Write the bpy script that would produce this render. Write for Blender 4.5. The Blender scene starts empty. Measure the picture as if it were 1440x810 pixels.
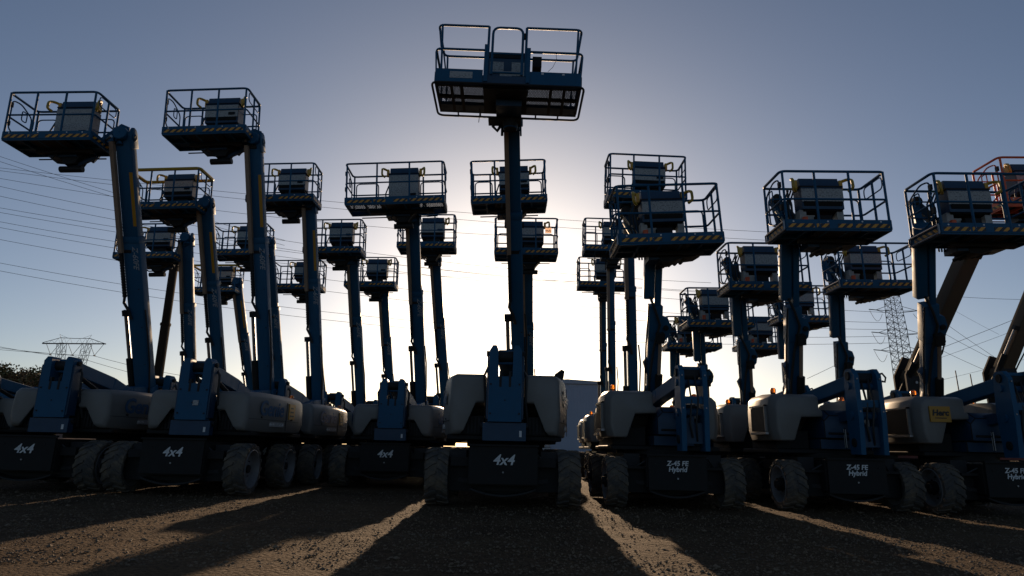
import bpy, bmesh, math, random
import numpy as np
from mathutils import Vector, Matrix, noise

R = math.radians
S = bpy.context.scene
COL = S.collection

# ------------------------------------------------------------------ camera
cam = bpy.data.cameras.new('camera')
cam.sensor_width = 36.0
cam.lens = 22.5
cam.clip_end = 4000
co = bpy.data.objects.new('camera', cam)
COL.objects.link(co)
co.location = (0, 0, 0.92)
co.rotation_euler = (R(90 + 13.98), 0, 0)
co.rotation_euler.rotate_axis('Z', R(1.2))
S.camera = co

# ------------------------------------------------------------------ sky and sun
SUN_EL, SUN_AZ = 12.4, 0.15
w = bpy.data.worlds.new('World')
S.world = w
w.use_nodes = True
nt = w.node_tree
bg = nt.nodes['Background']
sky = nt.nodes.new('ShaderNodeTexSky')
sky.sky_type = 'NISHITA'
sky.sun_disc = False
sky.sun_elevation = R(SUN_EL)
sky.sun_rotation = R(SUN_AZ)
sky.air_density = 0.75
sky.dust_density = 0.85
sky.ozone_density = 1.2
wb = nt.nodes.new('ShaderNodeMix')          # cool white balance of the whole sky
wb.data_type = 'RGBA'
wb.blend_type = 'MULTIPLY'
wb.inputs[0].default_value = 1.0
wb.inputs[7].default_value = (1.13, 1.135, 1.19, 1)
nt.links.new(sky.outputs[0], wb.inputs[6])
nt.links.new(wb.outputs[2], bg.inputs[0])
bg.inputs[1].default_value = 0.066
sl = bpy.data.lights.new('sun', 'SUN')
sl.energy = 5.0
sl.angle = R(0.5)
sl.color = (1.0, 0.70, 0.44)
so = bpy.data.objects.new('sun', sl)
COL.objects.link(so)
so.rotation_euler = (R(-(90 - SUN_EL)), 0, R(-SUN_AZ))
S.view_settings.view_transform = 'Standard'
S.view_settings.look = 'None'
S.view_settings.exposure = 0.0
S.view_settings.gamma = 1.0

random.seed(4)

# ------------------------------------------------------------------ materials
def mat(name, c, rough=0.5, metal=0.0, dirt=0.0, dirtc=(0.16, 0.12, 0.08), scale=6.0, bump=0.0, bscale=40.0, spec=0.5, trans=0.0):
    m = bpy.data.materials.new(name)
    m.use_nodes = True
    t = m.node_tree
    p = t.nodes['Principled BSDF']
    p.inputs['Roughness'].default_value = rough
    p.inputs['Metallic'].default_value = metal
    p.inputs['Specular IOR Level'].default_value = spec
    if trans:
        p.inputs['Transmission Weight'].default_value = trans
    p.inputs['Base Color'].default_value = (*c, 1)
    tc = t.nodes.new('ShaderNodeTexCoord')
    if dirt > 0:
        n = t.nodes.new('ShaderNodeTexNoise')
        n.inputs['Scale'].default_value = scale
        n.inputs['Detail'].default_value = 6
        n.inputs['Roughness'].default_value = 0.65
        oi = t.nodes.new('ShaderNodeObjectInfo')                 # every copy gets its own dirt
        om = t.nodes.new('ShaderNodeMath'); om.operation = 'MULTIPLY'; om.inputs[1].default_value = 40.0
        t.links.new(oi.outputs['Random'], om.inputs[0])
        va = t.nodes.new('ShaderNodeVectorMath'); va.operation = 'ADD'
        t.links.new(tc.outputs['Object'], va.inputs[0]); t.links.new(om.outputs[0], va.inputs[1])
        t.links.new(va.outputs[0], n.inputs['Vector'])
        r = t.nodes.new('ShaderNodeMapRange')
        r.inputs[1].default_value = 0.42
        r.inputs[2].default_value = 0.75
        r.inputs[3].default_value = 0.0
        r.inputs[4].default_value = dirt
        t.links.new(n.outputs[0], r.inputs[0])
        mx = t.nodes.new('ShaderNodeMix')
        mx.data_type = 'RGBA'
        mx.inputs[6].default_value = (*c, 1)
        mx.inputs[7].default_value = (*dirtc, 1)
        t.links.new(r.outputs[0], mx.inputs[0])
        t.links.new(mx.outputs[2], p.inputs['Base Color'])
        r2 = t.nodes.new('ShaderNodeMapRange')
        r2.inputs[3].default_value = max(0.05, rough - 0.12)
        r2.inputs[4].default_value = min(1.0, rough + 0.22)
        t.links.new(n.outputs[0], r2.inputs[0])
        t.links.new(r2.outputs[0], p.inputs['Roughness'])
    if bump > 0:
        n2 = t.nodes.new('ShaderNodeTexNoise')
        n2.inputs['Scale'].default_value = bscale
        n2.inputs['Detail'].default_value = 8
        t.links.new(tc.outputs['Object'], n2.inputs['Vector'])
        b = t.nodes.new('ShaderNodeBump')
        b.inputs['Strength'].default_value = bump
        b.inputs['Distance'].default_value = 0.03
        t.links.new(n2.outputs[0], b.inputs['Height'])
        t.links.new(b.outputs[0], p.inputs['Normal'])
    return m

BLUE = mat('blue_paint', (0.006, 0.075, 0.155), 0.5, dirt=0.35, dirtc=(0.03, 0.07, 0.11), spec=0.25)
BLUE_DK = mat('dark_blue_paint', (0.004, 0.035, 0.08), 0.5, dirt=0.3, dirtc=(0.03, 0.04, 0.05))
GREY = mat('grey_hood_plastic', (0.15, 0.145, 0.135), 0.42, dirt=0.5, dirtc=(0.14, 0.12, 0.095), scale=3.5)
BLACK = mat('black_chassis_paint', (0.007, 0.007, 0.007), 0.65, dirt=0.4, dirtc=(0.025, 0.019, 0.014), spec=0.3)
DARK = mat('dark_steel', (0.014, 0.014, 0.015), 0.6, dirt=0.3, dirtc=(0.03, 0.024, 0.018), spec=0.3)
RUBBER = mat('dusty_rubber', (0.05, 0.045, 0.04), 0.85, dirt=0.9, dirtc=(0.18, 0.135, 0.085), scale=5, bump=0.3)
RIM = mat('grey_wheel_rim', (0.16, 0.16, 0.165), 0.5, dirt=0.5, dirtc=(0.10, 0.085, 0.07))
TAN = mat('tan_cable_track', (0.27, 0.18, 0.12), 0.6, dirt=0.4, dirtc=(0.12, 0.09, 0.06))
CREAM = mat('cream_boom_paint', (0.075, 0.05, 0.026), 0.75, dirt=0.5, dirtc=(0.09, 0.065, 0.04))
YELLOW = mat('yellow_paint', (0.52, 0.31, 0.02), 0.45, dirt=0.4)
RED_DULL = mat('dusty_red_paint', (0.14, 0.018, 0.010), 0.6, dirt=0.4)
RED = mat('orange_red_paint', (0.75, 0.10, 0.02), 0.45, dirt=0.3)
CHROME = mat('chrome_rod', (0.32, 0.31, 0.30), 0.38, metal=0.9)
GALV = mat('galvanised_steel', (0.30, 0.30, 0.31), 0.45, metal=0.8, dirt=0.3)
HOSE = mat('black_hose', (0.015, 0.015, 0.015), 0.6)
AMBER = mat('amber_lens', (0.95, 0.28, 0.02), 0.25, trans=0.75)
LETTER = mat('pale_lettering', (0.62, 0.62, 0.60), 0.5, dirt=0.3, dirtc=(0.3, 0.3, 0.3))
LETTER_DULL = mat('dull_lettering', (0.33, 0.34, 0.35), 0.6, dirt=0.5, dirtc=(0.1, 0.12, 0.15))
BLUELOGO = mat('blue_lettering', (0.012, 0.075, 0.16), 0.45)
STICKER = mat('yellow_sticker', (0.42, 0.20, 0.01), 0.45)
BLKLET = mat('black_lettering', (0.01, 0.01, 0.01), 0.5)
PLASTIC = mat('white_bracket_paint', (0.40, 0.385, 0.35), 0.5, dirt=0.6)

def decal_material(name, base, ink, sx, sz):
    """white decal sheet with rows of small unreadable print"""
    m = mat(name, base, 0.5)
    t = m.node_tree
    p = t.nodes['Principled BSDF']
    tc = t.nodes.new('ShaderNodeTexCoord')
    mp = t.nodes.new('ShaderNodeMapping')
    mp.inputs['Scale'].default_value = (sx, sx, sz)
    t.links.new(tc.outputs['Object'], mp.inputs[0])
    sp = t.nodes.new('ShaderNodeSeparateXYZ')
    t.links.new(mp.outputs[0], sp.inputs[0])
    fr = t.nodes.new('ShaderNodeMath'); fr.operation = 'FRACT'
    t.links.new(sp.outputs[2], fr.inputs[0])
    gt = t.nodes.new('ShaderNodeMath'); gt.operation = 'GREATER_THAN'; gt.inputs[1].default_value = 0.5
    t.links.new(fr.outputs[0], gt.inputs[0])
    n = t.nodes.new('ShaderNodeTexNoise'); n.inputs['Scale'].default_value = 1.0; n.inputs['Detail'].default_value = 3
    t.links.new(mp.outputs[0], n.inputs['Vector'])
    g2 = t.nodes.new('ShaderNodeMath'); g2.operation = 'GREATER_THAN'; g2.inputs[1].default_value = 0.53
    t.links.new(n.outputs[0], g2.inputs[0])
    mu = t.nodes.new('ShaderNodeMath'); mu.operation = 'MULTIPLY'
    t.links.new(gt.outputs[0], mu.inputs[0]); t.links.new(g2.outputs[0], mu.inputs[1])
    mx = t.nodes.new('ShaderNodeMix'); mx.data_type = 'RGBA'
    mx.inputs[6].default_value = (*base, 1); mx.inputs[7].default_value = (*ink, 1)
    t.links.new(mu.outputs[0], mx.inputs[0])
    t.links.new(mx.outputs[2], p.inputs['Base Color'])
    return m

DECAL = decal_material('white_decal_sheet', (0.34, 0.335, 0.32), (0.14, 0.14, 0.14), 34, 38)
DECAL_SMALL = decal_material('small_print_decal', (0.30, 0.29, 0.28), (0.55, 0.54, 0.52), 18, 14)

def hazard_material():
    m = mat('hazard_stripes', (0.5, 0.25, 0.02), 0.5)
    t = m.node_tree
    p = t.nodes['Principled BSDF']
    tc = t.nodes.new('ShaderNodeTexCoord')
    sp = t.nodes.new('ShaderNodeSeparateXYZ')
    t.links.new(tc.outputs['Object'], sp.inputs[0])
    a = t.nodes.new('ShaderNodeMath'); a.operation = 'ADD'
    t.links.new(sp.outputs[0], a.inputs[0]); t.links.new(sp.outputs[1], a.inputs[1])
    s = t.nodes.new('ShaderNodeMath'); s.operation = 'MULTIPLY_ADD'; s.inputs[1].default_value = -1.1
    t.links.new(sp.outputs[2], s.inputs[0]); t.links.new(a.outputs[0], s.inputs[2])
    k = t.nodes.new('ShaderNodeMath'); k.operation = 'MULTIPLY'; k.inputs[1].default_value = 7.0
    t.links.new(s.outputs[0], k.inputs[0])
    f = t.nodes.new('ShaderNodeMath'); f.operation = 'FRACT'
    t.links.new(k.outputs[0], f.inputs[0])
    g = t.nodes.new('ShaderNodeMath'); g.operation = 'GREATER_THAN'; g.inputs[1].default_value = 0.5
    t.links.new(f.outputs[0], g.inputs[0])
    mx = t.nodes.new('ShaderNodeMix'); mx.data_type = 'RGBA'
    mx.inputs[6].default_value = (0.012, 0.012, 0.012, 1); mx.inputs[7].default_value = (0.62, 0.27, 0.015, 1)
    t.links.new(g.outputs[0], mx.inputs[0])
    t.links.new(mx.outputs[2], p.inputs['Base Color'])
    return m

HAZARD = hazard_material()

# ------------------------------------------------------------------ mesh builder
class MB:
    def __init__(self):
        self.v = []; self.f = []; self.mi = []; self.mats = []

    def m(self, mt):
        if mt not in self.mats:
            self.mats.append(mt)
        return self.mats.index(mt)

    def faces(self, vs, fs, mt):
        b = len(self.v); k = self.m(mt)
        self.v += [tuple(p) for p in vs]
        for f in fs:
            self.f.append([b + i for i in f]); self.mi.append(k)
        return self

    def box(self, x0, x1, y0, y1, z0, z1, mt):
        vs = [(x, y, z) for z in (z0, z1) for y in (y0, y1) for x in (x0, x1)]
        return self.faces(vs, [(0, 2, 3, 1), (4, 5, 7, 6), (0, 1, 5, 4), (2, 6, 7, 3), (0, 4, 6, 2), (1, 3, 7, 5)], mt)

    def beam(self, a, b, wx, wz, mt, up=(0, 0, 1), w2=None):
        """rectangular bar from a to b; wx across, wz along 'up'"""
        a = Vector(a); b = Vector(b); d = (b - a).normalized(); u = Vector(up)
        s = d.cross(u)
        if s.length < 1e-4:
            s = d.cross(Vector((0, 1, 0)))
        s.normalize(); n = s.cross(d)
        w2 = w2 or (wx, wz)
        vs = []
        for p, (ww, hh) in ((a, (wx, wz)), (b, w2)):
            for i, j in ((-1, -1), (1, -1), (1, 1), (-1, 1)):
                vs.append(p + s * (i * ww / 2) + n * (j * hh / 2))
        return self.faces(vs, [(3, 2, 1, 0), (4, 5, 6, 7), (0, 1, 5, 4), (1, 2, 6, 5), (2, 3, 7, 6), (3, 0, 4, 7)], mt)

    def prism(self, poly, axis, a0, a1, mt):
        """polygon in the two other axes, pushed from a0 to a1 along axis"""
        n = len(poly)
        def P(q, a):
            return {'x': (a, q[0], q[1]), 'y': (q[0], a, q[1]), 'z': (q[0], q[1], a)}[axis]
        vs = [P(q, a0) for q in poly] + [P(q, a1) for q in poly]
        fs = [list(range(n)), list(range(2 * n - 1, n - 1, -1))]
        fs += [(i, (i + 1) % n, n + (i + 1) % n, n + i) for i in range(n)]
        return self.faces(vs, fs, mt)

    def loft(self, secs, mt):
        n = len(secs[0]); k = len(secs)
        vs = [p for s in secs for p in s]
        fs = [list(range(n)), [n * (k - 1) + i for i in range(n - 1, -1, -1)]]
        for r in range(k - 1):
            fs += [(r * n + i, r * n + (i + 1) % n, (r + 1) * n + (i + 1) % n, (r + 1) * n + i) for i in range(n)]
        return self.faces(vs, fs, mt)

    def tube(self, pts, r, mt, n=6, closed=False):
        pts = [Vector(p) for p in pts]
        L = len(pts); rings = []
        prev = None
        for i, p in enumerate(pts):
            if closed:
                d = pts[(i + 1) % L] - pts[i - 1]
            else:
                d = pts[min(i + 1, L - 1)] - pts[max(i - 1, 0)]
            d.normalize()
            if prev is None:
                u = d.cross(Vector((0, 0, 1)))
                if u.length < 0.1:
                    u = d.cross(Vector((0, 1, 0)))
            else:
                u = prev - d * prev.dot(d)
            u.normalize(); prev = u
            v = d.cross(u)
            rr = r[i] if isinstance(r, (list, tuple)) else r
            rings.append([p + (u * math.cos(2 * math.pi * k / n) + v * math.sin(2 * math.pi * k / n)) * rr for k in range(n)])
        vs = [q for ring in rings for q in ring]
        fs = []
        for i in range(L if closed else L - 1):
            a, b = i * n, ((i + 1) % L) * n
            fs += [(a + k, a + (k + 1) % n, b + (k + 1) % n, b + k) for k in range(n)]
        if not closed:
            fs += [list(range(n - 1, -1, -1)), [(L - 1) * n + k for k in range(n)]]
        return self.faces(vs, fs, mt)

    def lathe(self, prof, mt, axis='x', c=(0, 0, 0), n=28):
        """closed profile [(radius, along)] spun round an axis"""
        vs = []; L = len(prof)
        for k in range(n):
            a = 2 * math.pi * k / n
            for r, h in prof:
                p = {'x': (h, r * math.cos(a), r * math.sin(a)), 'z': (r * math.cos(a), r * math.sin(a), h),
                     'y': (r * math.cos(a), h, r * math.sin(a))}[axis]
                vs.append((p[0] + c[0], p[1] + c[1], p[2] + c[2]))
        fs = []
        for k in range(n):
            a, b = k * L, ((k + 1) % n) * L
            fs += [(a + i, a + (i + 1) % L, b + (i + 1) % L, b + i) for i in range(L)]
        return self.faces(vs, fs, mt)

    def cyl(self, c, r, h0, h1, mt, axis='z', n=20):
        return self.lathe([(0.0005, h0), (r, h0), (r, h1), (0.0005, h1)], mt, axis, c, n)

    def mesh(self, name, bevel=0.0, segs=2, smooth=35):
        bm = bmesh.new()
        vs = [bm.verts.new(p) for p in self.v]
        for f, k in zip(self.f, self.mi):
            try:
                fc = bm.faces.new([vs[i] for i in f]); fc.material_index = k
            except ValueError:
                pass
        bmesh.ops.recalc_face_normals(bm, faces=bm.faces)
        if bevel > 0:
            es = [e for e in bm.edges if len(e.link_faces) == 2 and e.calc_face_angle(0) > R(28)]
            bmesh.ops.bevel(bm, geom=es, offset=bevel, segments=segs, profile=0.5, affect='EDGES', clamp_overlap=True)
            bmesh.ops.recalc_face_normals(bm, faces=bm.faces)
        me = bpy.data.meshes.new(name)
        bm.to_mesh(me); bm.free()
        for mt in self.mats:
            me.materials.append(mt)
        me.polygons.foreach_set('use_smooth', [True] * len(me.polygons))
        me.set_sharp_from_angle(angle=R(smooth))
        return me

CACHE = {}
def part(name, me, parent=None, loc=(0, 0, 0), rot=None, matrix=None):
    """link a mesh (or an MB) as one object"""
    if isinstance(me, MB):
        me = me.mesh(name)
    o = bpy.data.objects.new(name, me)
    COL.objects.link(o)
    if parent:
        o.parent = parent
    if matrix is not None:
        o.matrix_local = matrix
    else:
        o.location = loc
        if rot:
            o.rotation_euler = rot
    return o

def cached(key, fn, bevel=0.0, segs=2, smooth=35):
    if key not in CACHE:
        CACHE[key] = fn().mesh(key.split('|')[0], bevel, segs, smooth)
    return CACHE[key]

def tag(o, label, cat, group=None, kind=None):
    if label: o['label'] = label
    if cat: o['category'] = cat
    if group: o['group'] = group
    if kind: o['kind'] = kind
    return o

def empty(name, loc):
    o = bpy.data.objects.new(name, None)
    o.empty_display_size = 0.3
    COL.objects.link(o)
    o.location = loc
    return o

def text_mesh(body, size, mt, shear=0.0, bold=0.0, align='CENTER', space=1.0, depth=0.002):
    key = 'lettering|%s|%s|%s|%s' % (body, size, mt.name, shear)
    if key in CACHE:
        return CACHE[key]
    cu = bpy.data.curves.new('lettering', 'FONT')
    cu.body = body; cu.size = size; cu.shear = shear; cu.offset = bold; cu.extrude = depth
    cu.align_x = align; cu.align_y = 'CENTER'; cu.space_character = space; cu.space_line = 0.85
    cu.resolution_u = 3
    ob = bpy.data.objects.new('lettering', cu)
    COL.objects.link(ob)
    bpy.context.view_layer.update()
    dg = bpy.context.evaluated_depsgraph_get()
    me = bpy.data.meshes.new_from_object(ob.evaluated_get(dg))
    COL.objects.unlink(ob)
    bpy.data.objects.remove(ob)
    me.materials.clear(); me.materials.append(mt)
    CACHE[key] = me
    return me

FRONT = Matrix.Rotation(R(90), 4, 'X')                                   # lettering that faces the camera side (-Y)
RIGHT = Matrix.Rotation(R(90), 4, 'Z') @ Matrix.Rotation(R(90), 4, 'X')  # faces +X
LEFT = Matrix.Rotation(R(-90), 4, 'Z') @ Matrix.Rotation(R(90), 4, 'X')  # faces -X

# ------------------------------------------------------------------ wheels
def tyre_mb(rad, wid, lugs=17):
    b = MB(); w2 = wid / 2
    b.lathe([(rad * 0.74, -w2 * 0.92), (rad * 0.82, -w2), (rad * 0.90, -w2 * 0.97), (rad * 0.94, -w2 * 0.6), (rad * 0.94, w2 * 0.6),
             (rad * 0.90, w2 * 0.97), (rad * 0.82, w2), (rad * 0.74, w2 * 0.92)], RUBBER, 'x', n=36)
    for side in (-1, 1):                                   # chevron lugs, each bent, left and right rows staggered
        for k in range(lugs):
            a0 = 2 * math.pi * (k + (0.5 if side > 0 else 0)) / lugs
            xs = [0.02 * wid, 0.22 * wid, 0.40 * wid, 0.505 * wid]
            sh = [0.0, 0.05, 0.17, 0.22]
            th = [0.14, 0.19, 0.20, 0.18]
            secs = []
            for x, s, t in zip(xs, sh, th):
                ro = rad * 0.985 if x < 0.45 * wid else rad * 0.955
                ri = rad * 0.89 if x < 0.45 * wid else rad * 0.80
                q = []
                for ang, r_ in ((a0 + s - t / 2, ri), (a0 + s - t / 2 + 0.02, ro), (a0 + s + t / 2 - 0.02, ro), (a0 + s + t / 2, ri)):
                    q.append((side * x, -math.sin(ang) * r_, math.cos(ang) * r_))
                secs.append(q)
            b.loft(secs, RUBBER)
    return b

def rim_mb(rad, wid, side):
    b = MB(); s = side; w2 = wid / 2
    b.lathe([(rad * 0.735, s * -w2 * 0.9), (rad * 0.755, s * w2 * 0.97), (rad * 0.715, s * w2 * 1.0), (rad * 0.69, s * w2 * 0.82), (rad * 0.66, s * w2 * 0.3),
             (rad * 0.30, s * w2 * 0.18), (rad * 0.28, s * w2 * 0.5), (0.001, s * w2 * 0.5), (0.001, s * -w2 * 0.4), (rad * 0.5, s * -w2 * 0.5)], RIM, 'x', n=32)
    for k in range(9):
        a = 2 * math.pi * k / 9
        b.cyl((0, rad * 0.42 * math.cos(a), rad * 0.42 * math.sin(a)), 0.016, s * w2 * 0.15, s * w2 * 0.32, DARK, 'x', 8)
    return b

def hub_mb(rad, wid, side):
    b = MB()
    b.cyl((0, 0, 0), rad * 0.26, -wid * 0.5, wid * 0.2, BLACK, 'x', 18)
    b.cyl((0, 0, 0), rad * 0.16, wid * 0.2, side * wid * 0.34 if side > 0 else -wid * 0.62, DARK, 'x', 14)
    return b

def add_wheels(root, rad, wid, half, y0, y1, steer=0.0):
    for sx in (-1, 1):
        for y in (y0, y1):
            h = part('wheel', cached('wheel|%s%s%s' % (rad, wid, sx), lambda: hub_mb(rad, wid, sx)), root, (sx * (half - wid / 2), y, rad), (0, 0, steer if y == y0 else 0))
            part('tyre', cached('tyre|%s%s' % (rad, wid), lambda: tyre_mb(rad, wid)), h, (0, 0, 0), (random.random() * 6.28, 0, 0))
            part('rim', cached('rim|%s%s%s' % (rad, wid, sx), lambda: rim_mb(rad, wid, sx)), h)

# ------------------------------------------------------------------ chassis
def chassis_mb(hw, wb, pw, ztop):
    b = MB()
    b.box(-pw, pw, 0.03, wb + 0.7, 0.34, ztop - 0.06, BLACK)
    b.box(-hw + 0.3, hw - 0.3, 0.25, 0.62, 0.24, 0.62, BLACK)            # front axle beam
    b.box(-hw + 0.3, hw - 0.3, wb + 0.2, wb + 0.55, 0.24, 0.62, BLACK)   # rear axle beam
    b.box(-pw - 0.28, pw + 0.28, 0.12, 0.3, 0.62, ztop - 0.2, BLACK)
    for s in (-1, 1):
        b.box(s * (pw + 0.05), s * (pw + 0.32), 0.3, 1.4, 0.5, 0.86, DARK)
        b.cyl((s * (pw + 0.18), 0.42, 0.45), 0.10, -0.16, 0.16, DARK, 'x', 12)
        b.beam((s * 0.25, 0.2, 0.36), (s * (hw - 0.4), 0.3, 0.42), 0.06, 0.06, DARK)   # tie rod
        b.cyl((s * (hw - 0.42), 0.42, 0.45), 0.15, 0.22, 0.78, DARK, 'z', 12) if False else None
    b.box(-0.34, 0.34, 0.32, wb, 0.2, 0.36, BLACK)
    b.tube([(0.2, 0.1, 0.72), (0.55, 0.15, 0.8), (0.72, 0.3, 0.6), (0.62, 0.4, 0.5)], 0.018, HOSE)
    b.tube([(-0.2, 0.1, 0.66), (-0.5, 0.14, 0.74), (-0.72, 0.3, 0.58), (-0.62, 0.4, 0.5)], 0.018, HOSE)
    return b

def front_panel_mb(pw, z0, z1):
    b = MB()
    b.box(-pw + 0.005, pw - 0.005, -0.02, 0.027, z0, z1, BLACK)
    b.box(-pw - 0.02, pw + 0.02, -0.05, 0.02, z1 + 0.002, z1 + 0.03, BLACK)
    b.cyl((0, 0, z0 + 0.18), 0.014, -0.035, -0.018, GALV, 'y', 10)
    b.cyl((-0.36, 0, z1 - 0.12), 0.010, -0.03, -0.018, DARK, 'y', 8)
    b.cyl((0.36, 0, z1 - 0.12), 0.010, -0.03, -0.018, DARK, 'y', 8)
    return b

def belly_mb(pw):
    """bent guard plate hanging under the front panel"""
    b = MB(); q = []
    for i in range(9):
        t = -1 + i / 4
        q.append((t * pw * 0.95, 0.27 - 0.10 * (1 - t * t)))
    q += [(x, z + 0.03) for x, z in reversed(q)]
    b.prism(q, 'y', 0.04, 0.34, DARK)
    return b

# ------------------------------------------------------------------ big articulated lift: hoods, riser
def big_hood_mb(s, dz=0.0):
    """side hood: inner edge beside the riser, outer edge bulging, lower inner corner cut away at the front"""
    b = MB(); secs = []
    for y, xo, zt, zc, zb in ((0.20, 0.88, 1.72, 1.46, 1.18), (0.25, 0.94, 1.77, 1.44, 1.12), (0.80, 1.07, 1.79, 1.42, 1.10), (1.05, 1.11, 1.79, 1.26, 1.10),
                              (1.6, 1.17, 1.79, 1.15, 1.11), (2.4, 1.18, 1.78, 1.15, 1.11), (2.78, 1.14, 1.77, 1.16, 1.12), (2.92, 1.02, 1.73, 1.2, 1.16)):
        xi = 0.34; zt += dz; zc += dz * 0.55
        secs.append([(s * x, y, z) for x, z in ((xi, zt), (xo - 0.09, zt), (xo - 0.015, zt - 0.075), (xo, zb + 0.6 * (zt - zb)), (xo + 0.004, zb + 0.28 * (zt - zb)), (xo - 0.04, zb),
                                              (xo - 0.20, zb), (xo - 0.40, zc), (xi, zc))])
    b.loft(secs, GREY)
    return b

def hood_well_mb(s):
    """dark engine tray under the cut-away with a tan slatted grille"""
    b = MB()
    b.box(s * 0.36, s * 0.88, 0.34, 3.0, 1.12, 1.43, BLACK)
    for i in range(7):
        x = 0.42 + i * 0.062
        b.box(s * x, s * (x + 0.03), 0.32, 0.338, 1.14, 1.42, DARK)
    return b

def big_turntable_mb():
    b = MB()
    b.cyl((0, 1.7, 0), 0.72, 0.92, 1.06, BLACK, 'z', 28)
    b.box(-0.98, 0.98, 0.35, 3.3, 1.03, 1.115, BLACK)
    b.box(-0.33, 0.33, 0.3, 3.2, 1.115, 1.45, BLACK)
    b.box(-0.36, 0.36, 2.7, 3.6, 1.12, 1.75, BLACK)         # counterweight
    return b

def rounded(cx, z0, z1, hw, k=5):
    q = [(cx - hw, z0), (cx + hw, z0)]
    for i in range(k + 1):
        a = math.pi * i / k
        q.append((cx + hw * math.cos(a), z1 - hw + hw * math.sin(a)))
    return q

def big_riser_mb(zs=1.0):
    b = MB()
    b.box(-0.28, 0.28, -0.06, 0.10, 1.30, 1.98, BLUE)                # front plate
    b.box(-0.36, 0.36, -0.02, 0.14, 1.02, 1.285, BLUE_DK)             # foot plate
    for s in (-1, 1):
        b.prism([(s * 0.282, 1.98), (s * 0.12, 1.98), (s * 0.13, 2.40), (s * 0.16, 2.46), (s * 0.22, 2.46), (s * 0.275, 2.38)], 'y', -0.06, 0.22, BLUE)
        b.box(s * 0.284, s * 0.31, -0.04, 0.2, 1.34, 2.3, BLUE_DK)
        b.box(s * 0.06, s * 0.10, -0.066, 0.0, 1.82, 2.06, DARK)
        b.cyl((0, 0.08, 2.34), 0.045, s * 0.05, s * 0.33, DARK, 'x', 12)
        for z in (1.42, 1.86):
            b.cyl((s * 0.24, 0, z), 0.016, -0.075, -0.055, DARK, 'y', 8)
    b.cyl((0, 0.08, 1.24), 0.05, -0.4, 0.4, DARK, 'x', 12)
    b.box(0.25, 0.29, -0.026, -0.018, 1.08, 1.17, LETTER)
    b.cyl((0.0, 0, 1.62), 0.012, -0.07, -0.055, DARK, 'y', 8)
    b.v = [(x, y, 1.0 + (z - 1.0) * zs) for x, y, z in b.v]
    return b

def link_mb(pts, wx, wz, mt=None):
    b = MB(); mt = mt or BLUE
    for a, c in zip(pts[:-1], pts[1:]):
        b.beam(a, c, wx, wz, mt)
    for p in (pts[0], pts[-1]):
        b.cyl((0, p[1], p[2]), wz * 0.36, -wx * 0.62 + p[0], wx * 0.62 + p[0], DARK, 'x', 14)
    return b

def hose_mb(pts, r=0.018):
    return MB().tube(pts, r, HOSE, 6)

# ------------------------------------------------------------------ small articulated lift: hoods, mast
def small_hood_mb(s, x0, x1, y0, y1, zt, zb, zc):
    b = MB(); secs = []
    L = y1 - y0
    for t, ins, dz in ((0.0, 0.12, -0.05), (0.08, 0.02, 0.0), (0.35, 0.0, 0.02), (0.7, 0.04, 0.01), (0.9, 0.16, -0.02), (1.0, 0.3, -0.10)):
        y = y0 + t * L; xo = x1 - ins; zcc = zc if t < 0.6 else zb + 0.02
        secs.append([(s * x, y, z) for x, z in ((x0, zt + dz), (xo - 0.10, zt + dz), (xo - 0.02, zt + dz - 0.08), (xo, zt - 0.25), (xo, zb + 0.2), (xo - 0.05, zb),
                                              (x0 + (xo - x0) * 0.62, zb), (x0 + (xo - x0) * 0.42, zcc), (x0 - 0.06, zcc + 0.01), (x0 - 0.06, zcc + 0.12), (x0, zcc + 0.14))])
    b.loft(secs, GREY)
    return b

def small_turntable_mb():
    b = MB()
    b.cyl((0, 1.3, 0), 0.62, 0.84, 0.95, BLACK, 'z', 24)
    b.box(-0.95, 0.95, 0.75, 2.5, 0.92, 0.995, BLACK)
    b.box(-0.9, -0.3, 0.95, 2.1, 0.995, 1.32, BLACK)
    b.box(0.55, 0.95, 1.3, 2.4, 0.995, 1.2, BLACK)
    b.box(-0.22, 0.5, 0.7, 2.6, 0.995, 1.18, BLUE_DK)
    secs = []
    for y, h in ((0.62, 1.58), (0.8, 1.68), (1.4, 1.71), (1.95, 1.66)):
        secs.append([(x, y, z) for x, z in ((-0.16, 1.185), (-0.16, h - 0.1), (-0.06, h), (0.42, h), (0.5, h - 0.08), (0.5, 1.185))])
    b.loft(secs, BLUE_DK)                                  # blue engine cover
    b.box(-0.1, 0.44, 0.605, 0.63, 1.25, 1.29, DARK)
    b.box(0.17, 0.21, 0.59, 0.63, 1.02, 1.36, LETTER)
    return b

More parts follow.
